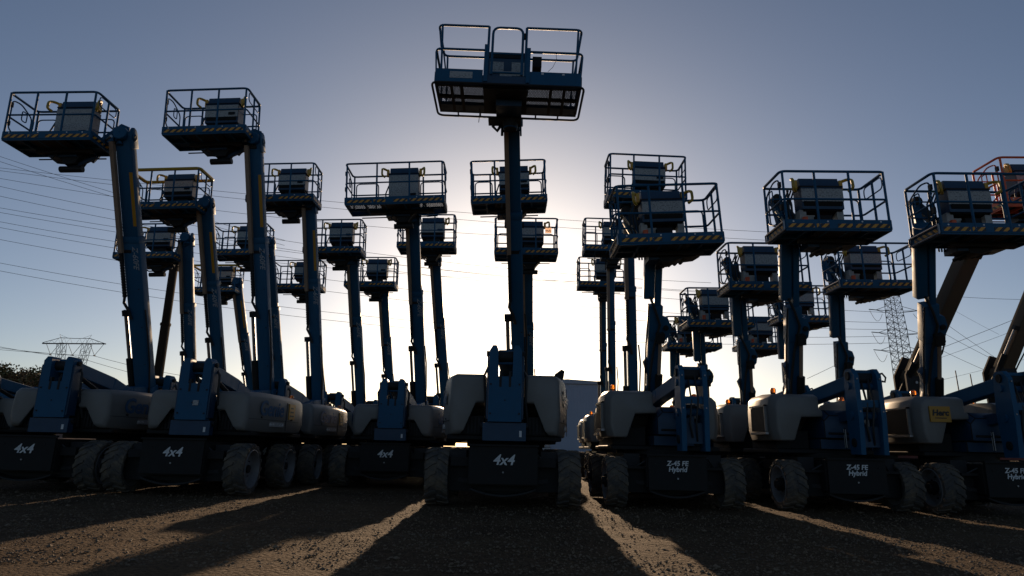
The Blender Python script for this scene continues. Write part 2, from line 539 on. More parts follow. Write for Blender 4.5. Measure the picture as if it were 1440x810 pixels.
def small_mast_mb():
    b = MB()
    for x0, x1 in ((0.08, 0.16), (0.46, 0.54)):
        b.prism([(-0.06, 0.92), (0.26, 0.92), (0.30, 1.5), (0.24, 2.05), (0.18, 2.10), (0.02, 2.10), (-0.08, 2.0), (-0.10, 1.4)], 'x', x0, x1, BLUE)
    b.box(0.165, 0.455, -0.06, 0.0, 1.56, 1.66, BLUE)
    b.box(0.165, 0.455, 0.02, 0.24, 1.02, 1.3, BLUE_DK)
    b.box(0.165, 0.455, 0.06, 0.2, 1.98, 2.085, BLUE)
    for z, r in ((2.0, 0.06), (1.86, 0.05), (1.45, 0.055), (1.08, 0.06)):
        b.cyl((0, 0.1, z), r, 0.05, 0.58, DARK if r > 0.055 else BLUE, 'x', 14)
    b.tube([(0.25, 0.02, 1.9), (0.27, -0.05, 1.6), (0.24, -0.02, 1.3), (0.28, 0.0, 1.1)], 0.018, HOSE)
    b.tube([(0.36, 0.02, 1.95), (0.38, -0.06, 1.6), (0.34, -0.03, 1.3), (0.36, 0.02, 1.05)], 0.018, HOSE)
    b.tube([(0.54, 0.05, 2.02), (0.62, 0.02, 2.04), (0.66, 0.0, 1.98), (0.64, 0.0, 1.92), (0.6, 0.02, 1.93)], 0.016, HOSE)
    for z in (1.5, 1.95):
        for x in (0.12, 0.50):
            b.cyl((x, 0, z), 0.012, -0.105, -0.05, GALV, 'y', 8)
    b.v = [(x, y, 0.92 + (z - 0.92) * 1.20) for x, y, z in b.v]
    return b

# ------------------------------------------------------------------ booms (built along their own axis, z = 0 at the base)
def boom_frame(B, T):
    z = (Vector(T) - Vector(B)); L = z.length; z.normalize()
    x = Vector((1, 0, 0)); x = (x - z * x.dot(z)).normalized(); y = z.cross(x)
    M = Matrix((x, y, z)).transposed().to_4x4()
    M.translation = Vector(B)
    return M, L

def outer_boom_mb(L, w, h, frac, mt):
    b = MB(); c = 0.03
    q = [(-w / 2 + c, -h / 2), (w / 2 - c, -h / 2), (w / 2, -h / 2 + c), (w / 2, h / 2 - c), (w / 2 - c, h / 2), (-w / 2 + c, h / 2), (-w / 2, h / 2 - c), (-w / 2, -h / 2 + c)]
    b.prism(q, 'z', -0.35, L * frac, mt)
    b.box(-w / 2 - 0.008, w / 2 + 0.008, -h / 2 - 0.008, h / 2 + 0.008, L * frac - 0.14, L * frac - 0.02, mt)
    b.box(-w / 2 - 0.018, w / 2 + 0.018, -h / 2 - 0.018, h / 2 + 0.018, -0.1, 0.12, mt)
    b.cyl((0, 0, -0.2), 0.09, -w / 2 - 0.05, w / 2 + 0.05, DARK, 'x', 12)
    for k in range(4):
        z = L * (0.12 + 0.15 * k)
        b.cyl((w * 0.3, 0, z), 0.012, -h / 2 - 0.012, -h / 2 + 0.01, DARK, 'y', 8)
    return b

def inner_boom_mb(L, w, h, frac, mt):
    b = MB()
    b.box(-w / 2, w / 2, -h / 2, h / 2, L * frac - 0.3, L + 0.05, mt)
    b.cyl((0, 0, L - 0.08), 0.08, -w / 2 - 0.06, w / 2 + 0.06, DARK, 'x', 14)
    b.prism(rounded(0, L - 0.32, L + 0.14, h * 0.62), 'x', w / 2 + 0.002, w / 2 + 0.035, mt)
    b.prism(rounded(0, L - 0.32, L + 0.14, h * 0.62), 'x', -w / 2 - 0.035, -w / 2 - 0.002, mt)
    return b

def cable_track_mb(L, w, h, z0, z1):
    """tan tray on the camera side's left edge, dark hose bundle hugging the tube below it"""
    b = MB()
    x = -w / 2 - 0.005; y0 = -h / 2 - 0.09
    b.box(x - 0.045, x + 0.04, y0, y0 + 0.10, z0, z1, TAN)
    zb = z0 - (z1 - z0) * 0.40
    z = z0 - 0.01
    while z > zb:
        b.box(x - 0.035, x + 0.03, y0 + 0.01, y0 + 0.08, z - 0.05, z, DARK)
        b.box(x - 0.028, x + 0.024, y0 + 0.016, y0 + 0.074, z - 0.062, z - 0.05, HOSE)
        z -= 0.062
    b.tube([(x, y0 + 0.04, z + 0.02), (x - 0.025, y0 + 0.03, z - 0.12), (x + 0.05, y0 + 0.05, z - 0.3), (x + 0.09, y0 + 0.06, z - 0.5)], 0.032, HOSE)
    b.box(x - 0.055, x + 0.2, y0 + 0.085, y0 + 0.12, z1 - 0.06, z1 + 0.01, DARK)
    b.box(x - 0.055, x + 0.2, y0 + 0.085, y0 + 0.12, z0 - 0.01, z0 + 0.06, DARK)
    return b

def lift_cylinder_mb(L, w, h):
    b = MB()
    x = -w / 2 - 0.075
    b.cyl((x, -h / 2 + 0.05, 0), 0.075, -0.45, L * 0.14, BLACK, 'z', 16)
    b.cyl((x, -h / 2 + 0.05, 0), 0.04, L * 0.14, L * 0.32, CHROME, 'z', 12)
    b.box(x - 0.06, x + 0.1, -h / 2, -h / 2 + 0.1, L * 0.32 - 0.05, L * 0.32 + 0.08, DARK)
    return b

def warning_strip_mb(L, w, h):
    b = MB()
    b.box(w / 2 - 0.075, w / 2 - 0.005, -h / 2 - 0.006, -h / 2 + 0.002, L * 0.66, L * 0.86, STICKER)
    return b

def make_big_boom(root, base, B, T, w=0.295, h=0.25, mt=None, letters='Z-60FE', track=True, frac=0.62, mt2=None, strip=True):
    mt = mt or BLUE
    M, L = boom_frame(B, T)
    M.translation -= Vector(base)
    o = part('boom', outer_boom_mb(L, w, h, frac, mt).mesh('boom', 0.012, 2), root, matrix=M)
    part('inner_tube', inner_boom_mb(L, w * 0.88, h * 0.84, frac, mt2 or mt).mesh('inner_tube', 0.018, 2), o)
    part('hydraulic_cylinder', lift_cylinder_mb(L, w, h), o)
    if track:
        part('cable_track', cable_track_mb(L, w, h, L * 0.56, L * 0.97), o)
        if strip: part('warning_strip', warning_strip_mb(L, w * 0.88, h * 0.84), o)
    if letters:
        ml = Matrix.Translation((w * 0.24, -h / 2 - 0.004, L * (frac - 0.08))) @ Matrix.Rotation(R(90), 4, 'X') @ Matrix.Rotation(R(-90), 4, 'Z')
        part('lettering', text_mesh(letters, 0.17, LETTER_DULL, 0.25, 0.002), o, matrix=ml)
    part('hose', hose_mb([(w / 2 + 0.03, -h / 2, L * 0.34), (w / 2 + 0.06, -h / 2 - 0.04, L * 0.25), (w / 2 + 0.03, -h / 2, L * 0.12), (w / 2 - 0.02, -h / 2 - 0.03, 0)], 0.02), o)
    return o

def small_boom_mb(L, w, h):
    """lower boom tube with knuckle lugs at mid height"""
    b = MB()
    b.box(-w / 2 + 0.05, w / 2, -h / 2, h / 2, -0.3, L * 0.60, BLUE)
    b.box(-w / 2 + 0.04, w / 2 + 0.02, -h / 2 - 0.02, h / 2 + 0.02, L * 0.45, L * 0.66, BLUE)
    b.prism([(w / 2 - 0.02, L * 0.40), (w / 2 + 0.16, L * 0.47), (w / 2 + 0.19, L * 0.53), (w / 2 + 0.14, L * 0.58), (w / 2 - 0.02, L * 0.60)], 'y', -h / 2 + 0.02, h / 2 - 0.02, BLUE)
    b.cyl((w / 2 + 0.1, 0, L * 0.525), 0.05, -h / 2 - 0.02, h / 2 + 0.02, DARK, 'y', 12)
    b.prism([(-w / 2 + 0.05, 0.05), (-w / 2 - 0.02, 0.25), (-w / 2 + 0.05, 0.5)], 'y', -h / 2 + 0.02, h / 2 - 0.05, BLUE_DK)
    b.prism([(-w / 2 + 0.05, 0.7), (-w / 2 - 0.03, 0.95), (-w / 2 + 0.05, 1.05)], 'y', -h / 2 + 0.02, h / 2 - 0.05, BLUE_DK)
    for k in range(5):
        b.box(w / 2 - 0.002, w / 2 + 0.03, -0.05, 0.03, L * (0.07 + 0.07 * k), L * (0.07 + 0.07 * k) + 0.05, DARK)
    return b

def small_upper_mb(L, w, h):
    b = MB()
    b.box(-w / 2 - 0.06, -0.01, -h / 2 + 0.03, h / 2, L * 0.70, L * 1.04, BLUE)
    b.box(0.01, w / 2 - 0.01, -h / 2 + 0.01, h / 2 - 0.02, L * 0.58, L * 1.04, BLUE)
    b.box(-w / 2 - 0.06, w / 2 - 0.01, -h / 2 + 0.08, h / 2 - 0.03, L * 1.0, L * 1.08, BLUE)
    return b

def small_cylinder_mb(L, w, h):
    b = MB()
    b.cyl((w / 2 - 0.02, -h / 2 - 0.08, 0), 0.07, -0.3, L * 0.24, BLACK, 'z', 16)
    b.cyl((w / 2 - 0.02, -h / 2 - 0.08, 0), 0.035, L * 0.24, L * 0.46, TAN, 'z', 12)
    b.box(w / 2 - 0.1, w / 2 + 0.05, -h / 2 - 0.15, -h / 2 + 0.02, L * 0.44, L * 0.5, DARK)
    return b

def make_small_boom(root, base, B, T, w=0.27, h=0.21):
    M, L = boom_frame(B, T)
    M.translation -= Vector(base)
    o = part('boom', small_boom_mb(L, w, h).mesh('boom', 0.015, 2), root, matrix=M)
    part('upper_tube', small_upper_mb(L, w, h).mesh('upper_tube', 0.015, 2), o)
    part('hydraulic_cylinder', small_cylinder_mb(L, w, h), o)
    part('hose', MB().tube([(-0.1, -h / 2 - 0.03, L * 0.72), (0.0, -h / 2 - 0.07, L * 0.64), (0.1, -h / 2 - 0.06, L * 0.55), (0.0, -h / 2 - 0.05, L * 0.4),
                            (-0.06, -h / 2 - 0.04, L * 0.2), (-0.05, -h / 2 - 0.03, 0.05)], 0.026, HOSE)
         .tube([(-w / 2 + 0.02, -h / 2 - 0.02, L * 0.66), (-w / 2 - 0.01, -h / 2 - 0.03, L * 0.4), (-w / 2 + 0.0, -h / 2 - 0.02, L * 0.1)], 0.016, HOSE), o)
    return o

# ------------------------------------------------------------------ platforms (z = 0 under the floor, front towards -y)
DEP = 0.80
def floor_mb(W, mt):
    b = MB(); w = W / 2; d = DEP / 2
    b.box(-w, w, -d, -d + 0.04, 0.0, 0.06, mt); b.box(-w, w, d - 0.04, d, 0.0, 0.06, mt)
    b.box(-w, -w + 0.04, -d + 0.04, d - 0.04, 0.0, 0.06, mt); b.box(w - 0.04, w, -d + 0.04, d - 0.04, 0.0, 0.06, mt)
    for k in range(1, 5):
        x = -w + W * k / 5
        b.box(x - 0.022, x + 0.022, -d + 0.04, d - 0.04, 0.0, 0.055, mt)
    b.box(-0.36, 0.36, -d + 0.05, d - 0.05, 0.003, 0.05, DARK)
    b.box(-w + 0.04, w - 0.04, 0.0, 0.05, 0.002, 0.056, mt)
    return b

def mesh_deck_mb(W, solid):
    """expanded metal deck: diagonal strands, or a plate on solid platforms"""
    b = MB(); w = W / 2 - 0.02; d = DEP / 2 - 0.02
    if solid:
        return b.box(-w, w, -d, d, 0.062, 0.068, BLUE_DK)
    st = 0.055
    n = int((2 * w + 2 * d) / st)
    for sgn in (1, -1):
        for k in range(n):
            c = -w - d + k * st
            p0 = Vector((c, -d, 0.066)); p1 = Vector((c + 2 * d, d, 0.066))
            if p0.x < -w: p0 = Vector((-w, -d + (-w - c), 0.066))
            if p1.x > w: p1 = Vector((w, d - (c + 2 * d - w), 0.066))
            if p1.y - p0.y < 0.02: continue
            if sgn < 0:
                p0.x *= -1; p1.x *= -1; p0.z = p1.z = 0.07
            b.beam(p0, p1, 0.019, 0.004, DARK)
    return b

def rbend(p, q, r, s, k=4):
    """corner at q between p and s rounded with radius r"""
    p, q, s = Vector(p), Vector(q), Vector(s)
    a = q + (p - q).normalized() * r; c = q + (s - q).normalized() * r
    return [a.lerp(q, t).lerp(q.lerp(c, t), t) for t in [i / k for i in range(k + 1)]]

def loop(pts, r, closed=True):
    out = []; n = len(pts)
    for i in range(n):
        if not closed and i in (0, n - 1):
            out.append(Vector(pts[i])); continue
        out += rbend(pts[i - 1], pts[i], r, pts[(i + 1) % n])
    return out

def rail_mb(W, mt, top=None, flip=1):
    b = MB(); w = W / 2; d = DEP / 2; H = 1.1; t = 0.022
    top = top or mt
    b.tube(loop([(-w, -d, H), (w, -d, H), (w, d, H), (-w, d, H)], 0.10), 0.0245 if top is mt else 0.046, top, 8, True)
    b.tube(loop([(-w, -d, 0.58), (w, -d, 0.58), (w, d, 0.58), (-w, d, 0.58)], 0.08), 0.019, mt, 6, True)
    for x in (-w * 0.97, -w * 0.36, w * 0.30, w * 0.97):
        b.tube([(x, -d, 0.05), (x, -d, H)], t, mt, 8)
    for x in (-w * 0.97, -w * 0.5, w * 0.5, w * 0.97):
        b.tube([(x, d, 0.05), (x, d, H)], t, mt, 8)
    b.tube([(w, 0.0, 0.05), (w, 0, H)], t, mt, 8)
    # back side loops either side of the control box and an inner loop at the far end
    for s in (-1, 1):
        b.tube(loop([(s * w * 0.45, d - 0.03, 0.88), (s * w * 0.92, d - 0.03, 0.88), (s * w * 0.92, d - 0.03, 0.34), (s * w * 0.45, d - 0.03, 0.34)], 0.1), 0.015, mt, 6, True)
    b.tube(loop([(flip * w, -d + 0.1, 1.06), (flip * w, d - 0.12, 1.06), (flip * w, d - 0.12, 0.84), (flip * w, -d + 0.1, 0.84)], 0.09), 0.012, mt, 6, True)
    return b

def gate_mb(W, mt, flip=1):
    b = MB(); x = -flip * (W / 2 + 0.002); d = DEP / 2
    b.tube(loop([(x, -d + 0.10, 0.98), (x, -0.06, 1.02), (x, d - 0.12, 0.86), (x, d - 0.12, 0.34), (x, -0.02, 0.22), (x, -d + 0.10, 0.34)], 0.09), 0.015, mt, 6, True)
    b.box(x - 0.02, x + 0.02, -d + 0.05, -d + 0.12, 0.82, 0.92, DARK)
    b.box(x - 0.02, x + 0.02, -d + 0.05, -d + 0.12, 0.40, 0.5, DARK)
    b.tube(loop([(x, 0.0, 0.9), (x, 0.14, 0.9), (x, 0.14, 0.68), (x, 0.0, 0.68)], 0.05), 0.012, mt, 6, True)
    return b

def toe_mb(W, mt, hazard=True):
    b = MB(); w = W / 2; d = DEP / 2
    b.box(-w, w, -d - 0.012, -d, 0.03, 0.20, mt)
    b.box(-w, w, d, d + 0.012, 0.03, 0.20, mt)
    b.box(-w - 0.012, -w, -d, d, 0.03, 0.20, mt)
    b.box(w, w + 0.012, -d, d, 0.03, 0.20, mt)
    if hazard:
        for a, c in ((-0.97, -0.46), (-0.42, -0.18), (-0.02, 0.26), (0.31, 0.96)):
            b.box(w * a, w * c, -d - 0.017, -d - 0.011, 0.055, 0.125, HAZARD)
        for s in (-1, 1):
            b.box(s * (w + 0.011), s * (w + 0.017), -d * 0.9, d * 0.7, 0.055, 0.12, HAZARD)
    else:
        b.box(-w * 0.8, -w * 0.45, -d - 0.016, -d - 0.011, 0.07, 0.17, DECAL)
    for x in (-w * 0.85, -w * 0.2, w * 0.45, w * 0.8):
        b.cyl((x, 0, 0.165), 0.016, -d - 0.016, -d - 0.01, LETTER, 'y', 8)
    return b

def control_box_mb(style, decal=None):
    """operator console seen from its back: hood, decal sheet, dark belly, bracket with motor"""
    b = MB(); y = 0.10; decal = decal or DECAL
    c = 0.02 if style == 'small' else 0.15; h = 0.38
    zl = {'small': 0.72, 'big': 0.66, 'tall': 0.34}[style]
    b.prism([(y + 0.02, 1.04), (y + 0.30, 1.04), (y + 0.30, 1.21), (y + 0.06, 1.21)], 'x', c - h + 0.02, c + h - 0.02, BLUE_DK)
    b.box(c - h, c + h, y - 0.03, y + 0.28, zl - 0.14, 1.0, BLUE_DK)
    b.box(c - h, c + h, y - 0.045, y - 0.028, zl, 0.97, decal)
    b.box(c - h - 0.015, c + h + 0.015, y - 0.04, y + 0.25, 1.005, 1.03, DARK)
    if style != 'tall':
        b.prism([(y - 0.06, zl), (y + 0.26, zl - 0.12), (y + 0.26, zl - 0.22), (y + 0.0, zl - 0.17)], 'x', c - h + 0.03, c + h - 0.03, BLACK)
    if style == 'small':
        b.box(-0.40, -0.28, y + 0.02, y + 0.2, 0.08, 0.58, PLASTIC)
        b.box(0.28, 0.40, y + 0.02, y + 0.2, 0.36, 0.58, PLASTIC)
        b.box(-0.28, -0.1, y + 0.08, y + 0.14, 0.2, 0.5, PLASTIC)
        b.box(0.36, 0.40, y + 0.02, y + 0.06, 0.08, 0.36, PLASTIC)
        for k in range(5):
            b.box(0.19 + 0.04 * k, 0.196 + 0.04 * k, y + 0.05, y + 0.056, 0.08, 0.36, GALV)
        for k in range(6):
            b.box(0.18, 0.36, y + 0.057, y + 0.063, 0.09 + 0.05 * k, 0.096 + 0.05 * k, GALV)
        b.box(-0.12, 0.16, y - 0.04, y + 0.25, 0.12, 0.46, BLACK)
        b.box(-0.02, 0.11, y - 0.046, y - 0.038, 0.22, 0.32, DECAL)
        b.cyl((-0.33, y - 0.02, 0.30), 0.05, 0, 0.12, RED, 'z', 10)
    else:
        if style == 'big':
            b.box(c - 0.20, c + 0.22, y + 0.05, y + 0.2, 0.10, zl - 0.15, DARK)
            b.box(c + 0.14, c + 0.27, y - 0.02, y + 0.0, 0.12, 0.24, PLASTIC)
            b.box(c - 0.32, c - 0.22, y + 0.0, y + 0.1, 0.07, 0.3, PLASTIC)
        b.box(c + 0.16, c + 0.32, y - 0.06, y - 0.046, zl + 0.05, zl + 0.12, BLACK)
        b.tube([(c - h, y, 0.7), (c - h - 0.08, y - 0.03, 0.45), (c - h - 0.03, y, 0.2), (c - h + 0.03, y + 0.1, 0.08)], 0.02, HOSE)
    return b

def handle_mb(s, c=0.0):
    """yellow hand guard standing beside the console"""
    b = MB(); x = c + s * 0.42
    b.tube(loop([(x, 0.22, 1.16), (x + s * 0.10, 0.12, 1.18), (x + s * 0.12, 0.0, 1.12), (x + s * 0.12, -0.02, 0.95), (x + s * 0.06, 0.06, 0.92)], 0.05, False), 0.028, YELLOW, 6)
    b.box(x - 0.03, x + 0.03, 0.16, 0.26, 1.0, 1.18, YELLOW)
    return b

def underframe_mb(W, big):
    b = MB(); w = W / 2
    b.box(-w * 0.55, w * 0.75, 0.02, 0.12, -0.07, -0.003, DARK)
    b.box(-0.3, 0.3, 0.13, DEP / 2 + 0.08, -0.12, -0.003, BLUE_DK)
    if big:
        b.prism([(-0.26, -0.003), (0.44, -0.003), (0.32, -0.14), (0.26, -0.26), (0.04, -0.28), (-0.04, -0.16)], 'y', 0.16, 0.46, DARK)
        b.cyl((0.12, 0.3, -0.34), 0.07, -0.24, 0.24, DARK, 'x', 12)
        b.tube([(-0.1, 0.1, -0.05), (-0.16, 0.06, -0.2), (-0.05, 0.1, -0.28), (0.05, 0.2, -0.25)], 0.02, HOSE)
        b.tube(loop([(-w * 0.8, DEP / 2 + 0.05, -0.03), (w * 0.8, DEP / 2 + 0.05, -0.03)], 0.1, False), 0.015, DARK)
    else:
        b.prism([(-0.1, -0.003), (0.72, -0.003), (0.6, -0.07), (0.3, -0.10), (0.1, -0.17), (-0.1, -0.16)], 'y', 0.12, 0.5, DARK)
        for k in range(5):
            b.cyl((-0.05 + 0.11 * k, 0.2, -0.15 + 0.02 * k), 0.035, 0.1, 0.4, BLACK, 'y', 8)
    return b

def bumper_mb(W, side, mt=None):
    """light tread step plate hanging at the gate end"""
    b = MB(); x = side * (W / 2 + 0.03); d = DEP / 2; mt = mt or GALV
    b.tube([(x, -d, 0.02), (x, d, 0.02)], 0.016, mt)
    b.tube([(x, -d, 0.16), (x, d, 0.16)], 0.016, mt)
    b.tube([(x, -d, 0.02), (x, -d, 0.16)], 0.016, mt)
    b.tube([(x, d, 0.02), (x, d, 0.16)], 0.016, mt)
    return b

def make_platform(root, base, P, W, style, rail=None, solid=True, top=None, roll=0.0, decal=None, box=None):
    """style 'big' or 'small'; P = centre of the floor underside in world space"""
    rail = rail or BLUE
    M = Matrix.Translation(Vector(P) - Vector(base)) @ Matrix.Rotation(R(roll), 4, 'Y')
    flip = 1 if style == 'big' else 1
    k = '%s%s%s%s%s' % (W, style, rail.name, solid, (top or rail).name)
    o = part('platform', cached('platform|' + k, lambda: floor_mb(W, rail if rail is RED else BLUE)), root, matrix=M)
    part('deck', cached('deck|' + k, lambda: mesh_deck_mb(W, solid)), o)
    part('guard_rail', cached('guard_rail|' + k, lambda: rail_mb(W, rail, top)), o)
    part('gate', cached('gate|' + k, lambda: gate_mb(W, rail)), o)
    part('toe_board', cached('toe_board|' + k, lambda: toe_mb(W, rail if rail is RED else BLUE)), o)
    part('control_box', cached('control_box|' + k + (decal.name if decal else '') + str(box), lambda: control_box_mb(box or style, decal), 0.012, 1), o)
    for s in (-1, 1):
        part('hand_guard', cached('hand_guard|%d%s' % (s, style), lambda: handle_mb(s, 0.02 if style == 'small' else 0.15)), o)
    part('underframe', cached('underframe|' + k, lambda: underframe_mb(W, style == 'big')), o)
    if style == 'small':
        part('step_plate', cached('step_plate|' + k, lambda: bumper_mb(W, -1)), o)
    return o

def make_jib(root, base, T, P, W, style):
    """links from the boom head down to the rotator under the platform"""
    T = Vector(T) - Vector(base); P = Vector(P) - Vector(base)
    b = MB()
    if style == 'side':                                      # boom head beside the platform
        a = T + Vector((-0.02, 0.0, -0.05)); e = P + Vector((0.56, 0.50, 0.30))
        b.beam(a + Vector((0.02, 0, 0.02)), e, 0.20, 0.48, BLUE, (0, 0, 1), (0.16, 0.36))
        b.beam(e, P + Vector((0.4, 0.4, -0.06)), 0.14, 0.2, BLUE_DK)
        b.beam(e, P + Vector((0.1, 0.32, -0.24)), 0.16, 0.14, BLUE_DK)
        b.cyl(tuple(a), 0.15, -0.17, 0.2, BLUE, 'y', 16)
        o = part('jib', b.mesh('jib', 0.015, 1), root)
        c = MB()
        c.tube([a + Vector((-0.12, -0.22, -0.12)), e + Vector((0.2, -0.3, -0.05))], 0.03, CHROME)
        c.tube([P + Vector((0.12, 0.3, -0.3)), P + Vector((0.62, 0.3, -0.03))], 0.05, BLUE_DK)
        part('hydraulic_cylinder', c, o)
    elif style == 'under':
        a = T + Vector((0, 0.02, -0.1)); e = P + Vector((0.05, 0.40, -0.12))
        b.beam(a, e, 0.26, 0.30, BLUE, (0, 0, 1), (0.3, 0.2))
        b.cyl(tuple(e), 0.13, -0.2, 0.22, DARK, 'z', 14)
        o = part('jib', b.mesh('jib', 0.015, 1), root)
        c = MB().tube([a + Vector((-0.2, -0.1, -0.3)), a + Vector((-0.2, -0.12, 0.05)), e + Vector((-0.25, 0.0, 0.02))], 0.025, HOSE)
        part('hose', c, o)
    else:                                                    # 'behind': folded jib standing behind the platform
        a = T + Vector((-0.02, 0.05, 0.05)); e = P + Vector((-0.62, 0.62, 0.95)); g = P + Vector((0.1, 0.5, 0.0))
        b.beam(a, a + (e - a) * 0.35, 0.22, 0.26, BLUE)
        b.beam(a + (e - a) * 0.25, e, 0.12, 0.16, BLUE)
        b.beam(e, g, 0.12, 0.14, BLUE_DK)
        b.beam(g, P + Vector((0.0, 0.35, -0.06)), 0.25, 0.12, DARK)
        b.cyl(tuple(e), 0.09, -0.12, 0.12, DARK, 'y', 12)
        o = part('jib', b.mesh('jib', 0.012, 1), root)
        c = MB()
        q0 = P + Vector((-0.66, 0.52, 0.7)); q1 = P + Vector((-0.36, 0.48, 0.12))
        c.tube([q0, q0.lerp(q1, 0.55)], 0.03, CHROME); c.tube([q0.lerp(q1, 0.5), q1], 0.045, BLUE_DK)
        part('hydraulic_cylinder', c, o)
        c = MB()
        for k in range(3):
            c.tube([P + Vector((-0.52 + 0.05 * k, 0.25, 1.0)), P + Vector((-0.6 + 0.06 * k, 0.3, 0.8)), P + Vector((-0.56 + 0.07 * k, 0.36, 0.5)),
                    P + Vector((-0.44 + 0.06 * k, 0.4, 0.2)), P + Vector((-0.4 + 0.05 * k, 0.45, -0.05))], 0.016, HOSE)
        part('hose', c, o)
    return o

# ------------------------------------------------------------------ ground
def fbm(x, y, o=4):
    return noise.fractal((x, y, 0.37), 0.9, 2.0, o)

def axis_vals(lo, hi, step, far):
    d = list(np.arange(lo, hi + 1e-6, step))
    a, s = [], step
    x = lo
    while x > -far:
        s *= 1.5; x -= s; a.append(x)
    c, s, x = [], step, hi
    while x < far:
        s *= 1.5; x += s; c.append(x)
    return list(reversed(a)) + d + c

def build_ground():
    xs = axis_vals(-13.0, 13.0, 0.075, 2500); ys = axis_vals(6.0, 14.0, 0.06, 2500)
    nx, ny = len(xs), len(ys)
    vs = []
    for y in ys:
        for x in xs:
            z = 0.0
            if abs(x) < 40 and -20 < y < 60:
                z = 0.020 * fbm(x * 0.6, y * 0.6, 3) + 0.014 * fbm(x * 3.1 + 9, y * 3.1, 4) - 0.012
                # two shallow wheel ruts running across the front
                for yc, amp in ((8.6, 0.016), (10.0, 0.010)):
                    z -= amp * math.exp(-((y - yc - 0.12 * math.sin(x * 0.4)) / 0.22) ** 2)
            vs.append((x, y, z))
    fs = [(j * nx + i, j * nx + i + 1, (j + 1) * nx + i + 1, (j + 1) * nx + i) for j in range(ny - 1) for i in range(nx - 1)]
    me = bpy.data.meshes.new('ground')
    me.from_pydata(vs, [], fs)
    me.polygons.foreach_set('use_smooth', [True] * len(me.polygons))
    m = bpy.data.materials.new('gravel_yard'); m.use_nodes = True
    t = m.node_tree; p = t.nodes['Principled BSDF']
    p.inputs['Roughness'].default_value = 0.9
    p.inputs['Specular IOR Level'].default_value = 0.12
    tc = t.nodes.new('ShaderNodeTexCoord')
    n1 = t.nodes.new('ShaderNodeTexNoise'); n1.inputs['Scale'].default_value = 0.55; n1.inputs['Detail'].default_value = 8; n1.inputs['Roughness'].default_value = 0.62
    n2 = t.nodes.new('ShaderNodeTexNoise'); n2.inputs['Scale'].default_value = 20; n2.inputs['Detail'].default_value = 6; n2.inputs['Roughness'].default_value = 0.7
    v = t.nodes.new('ShaderNodeTexVoronoi'); v.inputs['Scale'].default_value = 34
    for q in (n1, n2, v):
        t.links.new(tc.outputs['Object'], q.inputs['Vector'])
    r1 = t.nodes.new('ShaderNodeValToRGB')
    r1.color_ramp.elements[0].position = 0.3; r1.color_ramp.elements[0].color = (0.098, 0.061, 0.032, 1)
    r1.color_ramp.elements[1].position = 0.7; r1.color_ramp.elements[1].color = (0.19, 0.125, 0.067, 1)
    t.links.new(n1.outputs[0], r1.inputs[0])
    r2 = t.nodes.new('ShaderNodeValToRGB')
    r2.color_ramp.elements[0].position = 0.32; r2.color_ramp.elements[0].color = (0.45, 0.44, 0.42, 1)
    r2.color_ramp.elements[1].position = 0.72; r2.color_ramp.elements[1].color = (1.25, 1.22, 1.2, 1)
    t.links.new(n2.outputs[0], r2.inputs[0])
    mu = t.nodes.new('ShaderNodeMix'); mu.data_type = 'RGBA'; mu.blend_type = 'MULTIPLY'; mu.inputs[0].default_value = 1
    t.links.new(r1.outputs[0], mu.inputs[6]); t.links.new(r2.outputs[0], mu.inputs[7])
    t.links.new(mu.outputs[2], p.inputs['Base Color'])
    ad = t.nodes.new('ShaderNodeMath'); ad.operation = 'ADD'
    t.links.new(n2.outputs[0], ad.inputs[0])
    vm = t.nodes.new('ShaderNodeMath'); vm.operation = 'MULTIPLY'; vm.inputs[1].default_value = -0.8
    t.links.new(v.outputs['Distance'], vm.inputs[0]); t.links.new(vm.outputs[0], ad.inputs[1])
    b = t.nodes.new('ShaderNodeBump'); b.inputs['Strength'].default_value = 1.0; b.inputs['Distance'].default_value = 0.075
    t.links.new(ad.outputs[0], b.inputs['Height']); t.links.new(b.outputs[0], p.inputs['Normal'])
    me.materials.append(m)
    tag(part('ground', me), None, None, kind='structure')

build_ground()

STONE = mat('crushed_stone', (0.20, 0.14, 0.085), 0.85, dirt=0.9, dirtc=(0.07, 0.055, 0.042), scale=1.5)
def build_gravel():
    rnd = random.Random(11); b = MB()
    base = [(1, 0, 0), (-1, 0, 0), (0, 1, 0), (0, -1, 0), (0, 0, 1), (0, 0, -1)]
    fs = [(0, 2, 4), (2, 1, 4), (1, 3, 4), (3, 0, 4), (2, 0, 5), (1, 2, 5), (3, 1, 5), (0, 3, 5)]
    for _ in range(30000):
        y = 5.2 + 8.5 * rnd.random() ** 1.25
        x = rnd.uniform(-1, 1) * (y * 0.95 + 0.8)
        if fbm(x * 0.5 + 5, y * 0.7, 3) < rnd.uniform(-1.4, 0.1): continue
        s = rnd.choice((0.005, 0.006, 0.008, 0.010, 0.014)) * rnd.uniform(0.7, 1.3)
        if rnd.random() < 0.005: s = rnd.uniform(0.02, 0.034)
        a = rnd.random() * 6.28; ca, sa = math.cos(a), math.sin(a)
        vs = []
        for q in base:
            u, v, z = q[0] * s * rnd.uniform(.7, 1.5), q[1] * s * rnd.uniform(.6, 1.1), q[2] * s * rnd.uniform(.45, .8)
            vs.append((x + u * ca - v * sa, y + u * sa + v * ca, max(-0.02, z + s * 0.2 - 0.004)))
        b.faces(vs, fs, STONE)
    tag(part('gravel', b.mesh('gravel', smooth=10)), None, None, kind='stuff')
build_gravel()

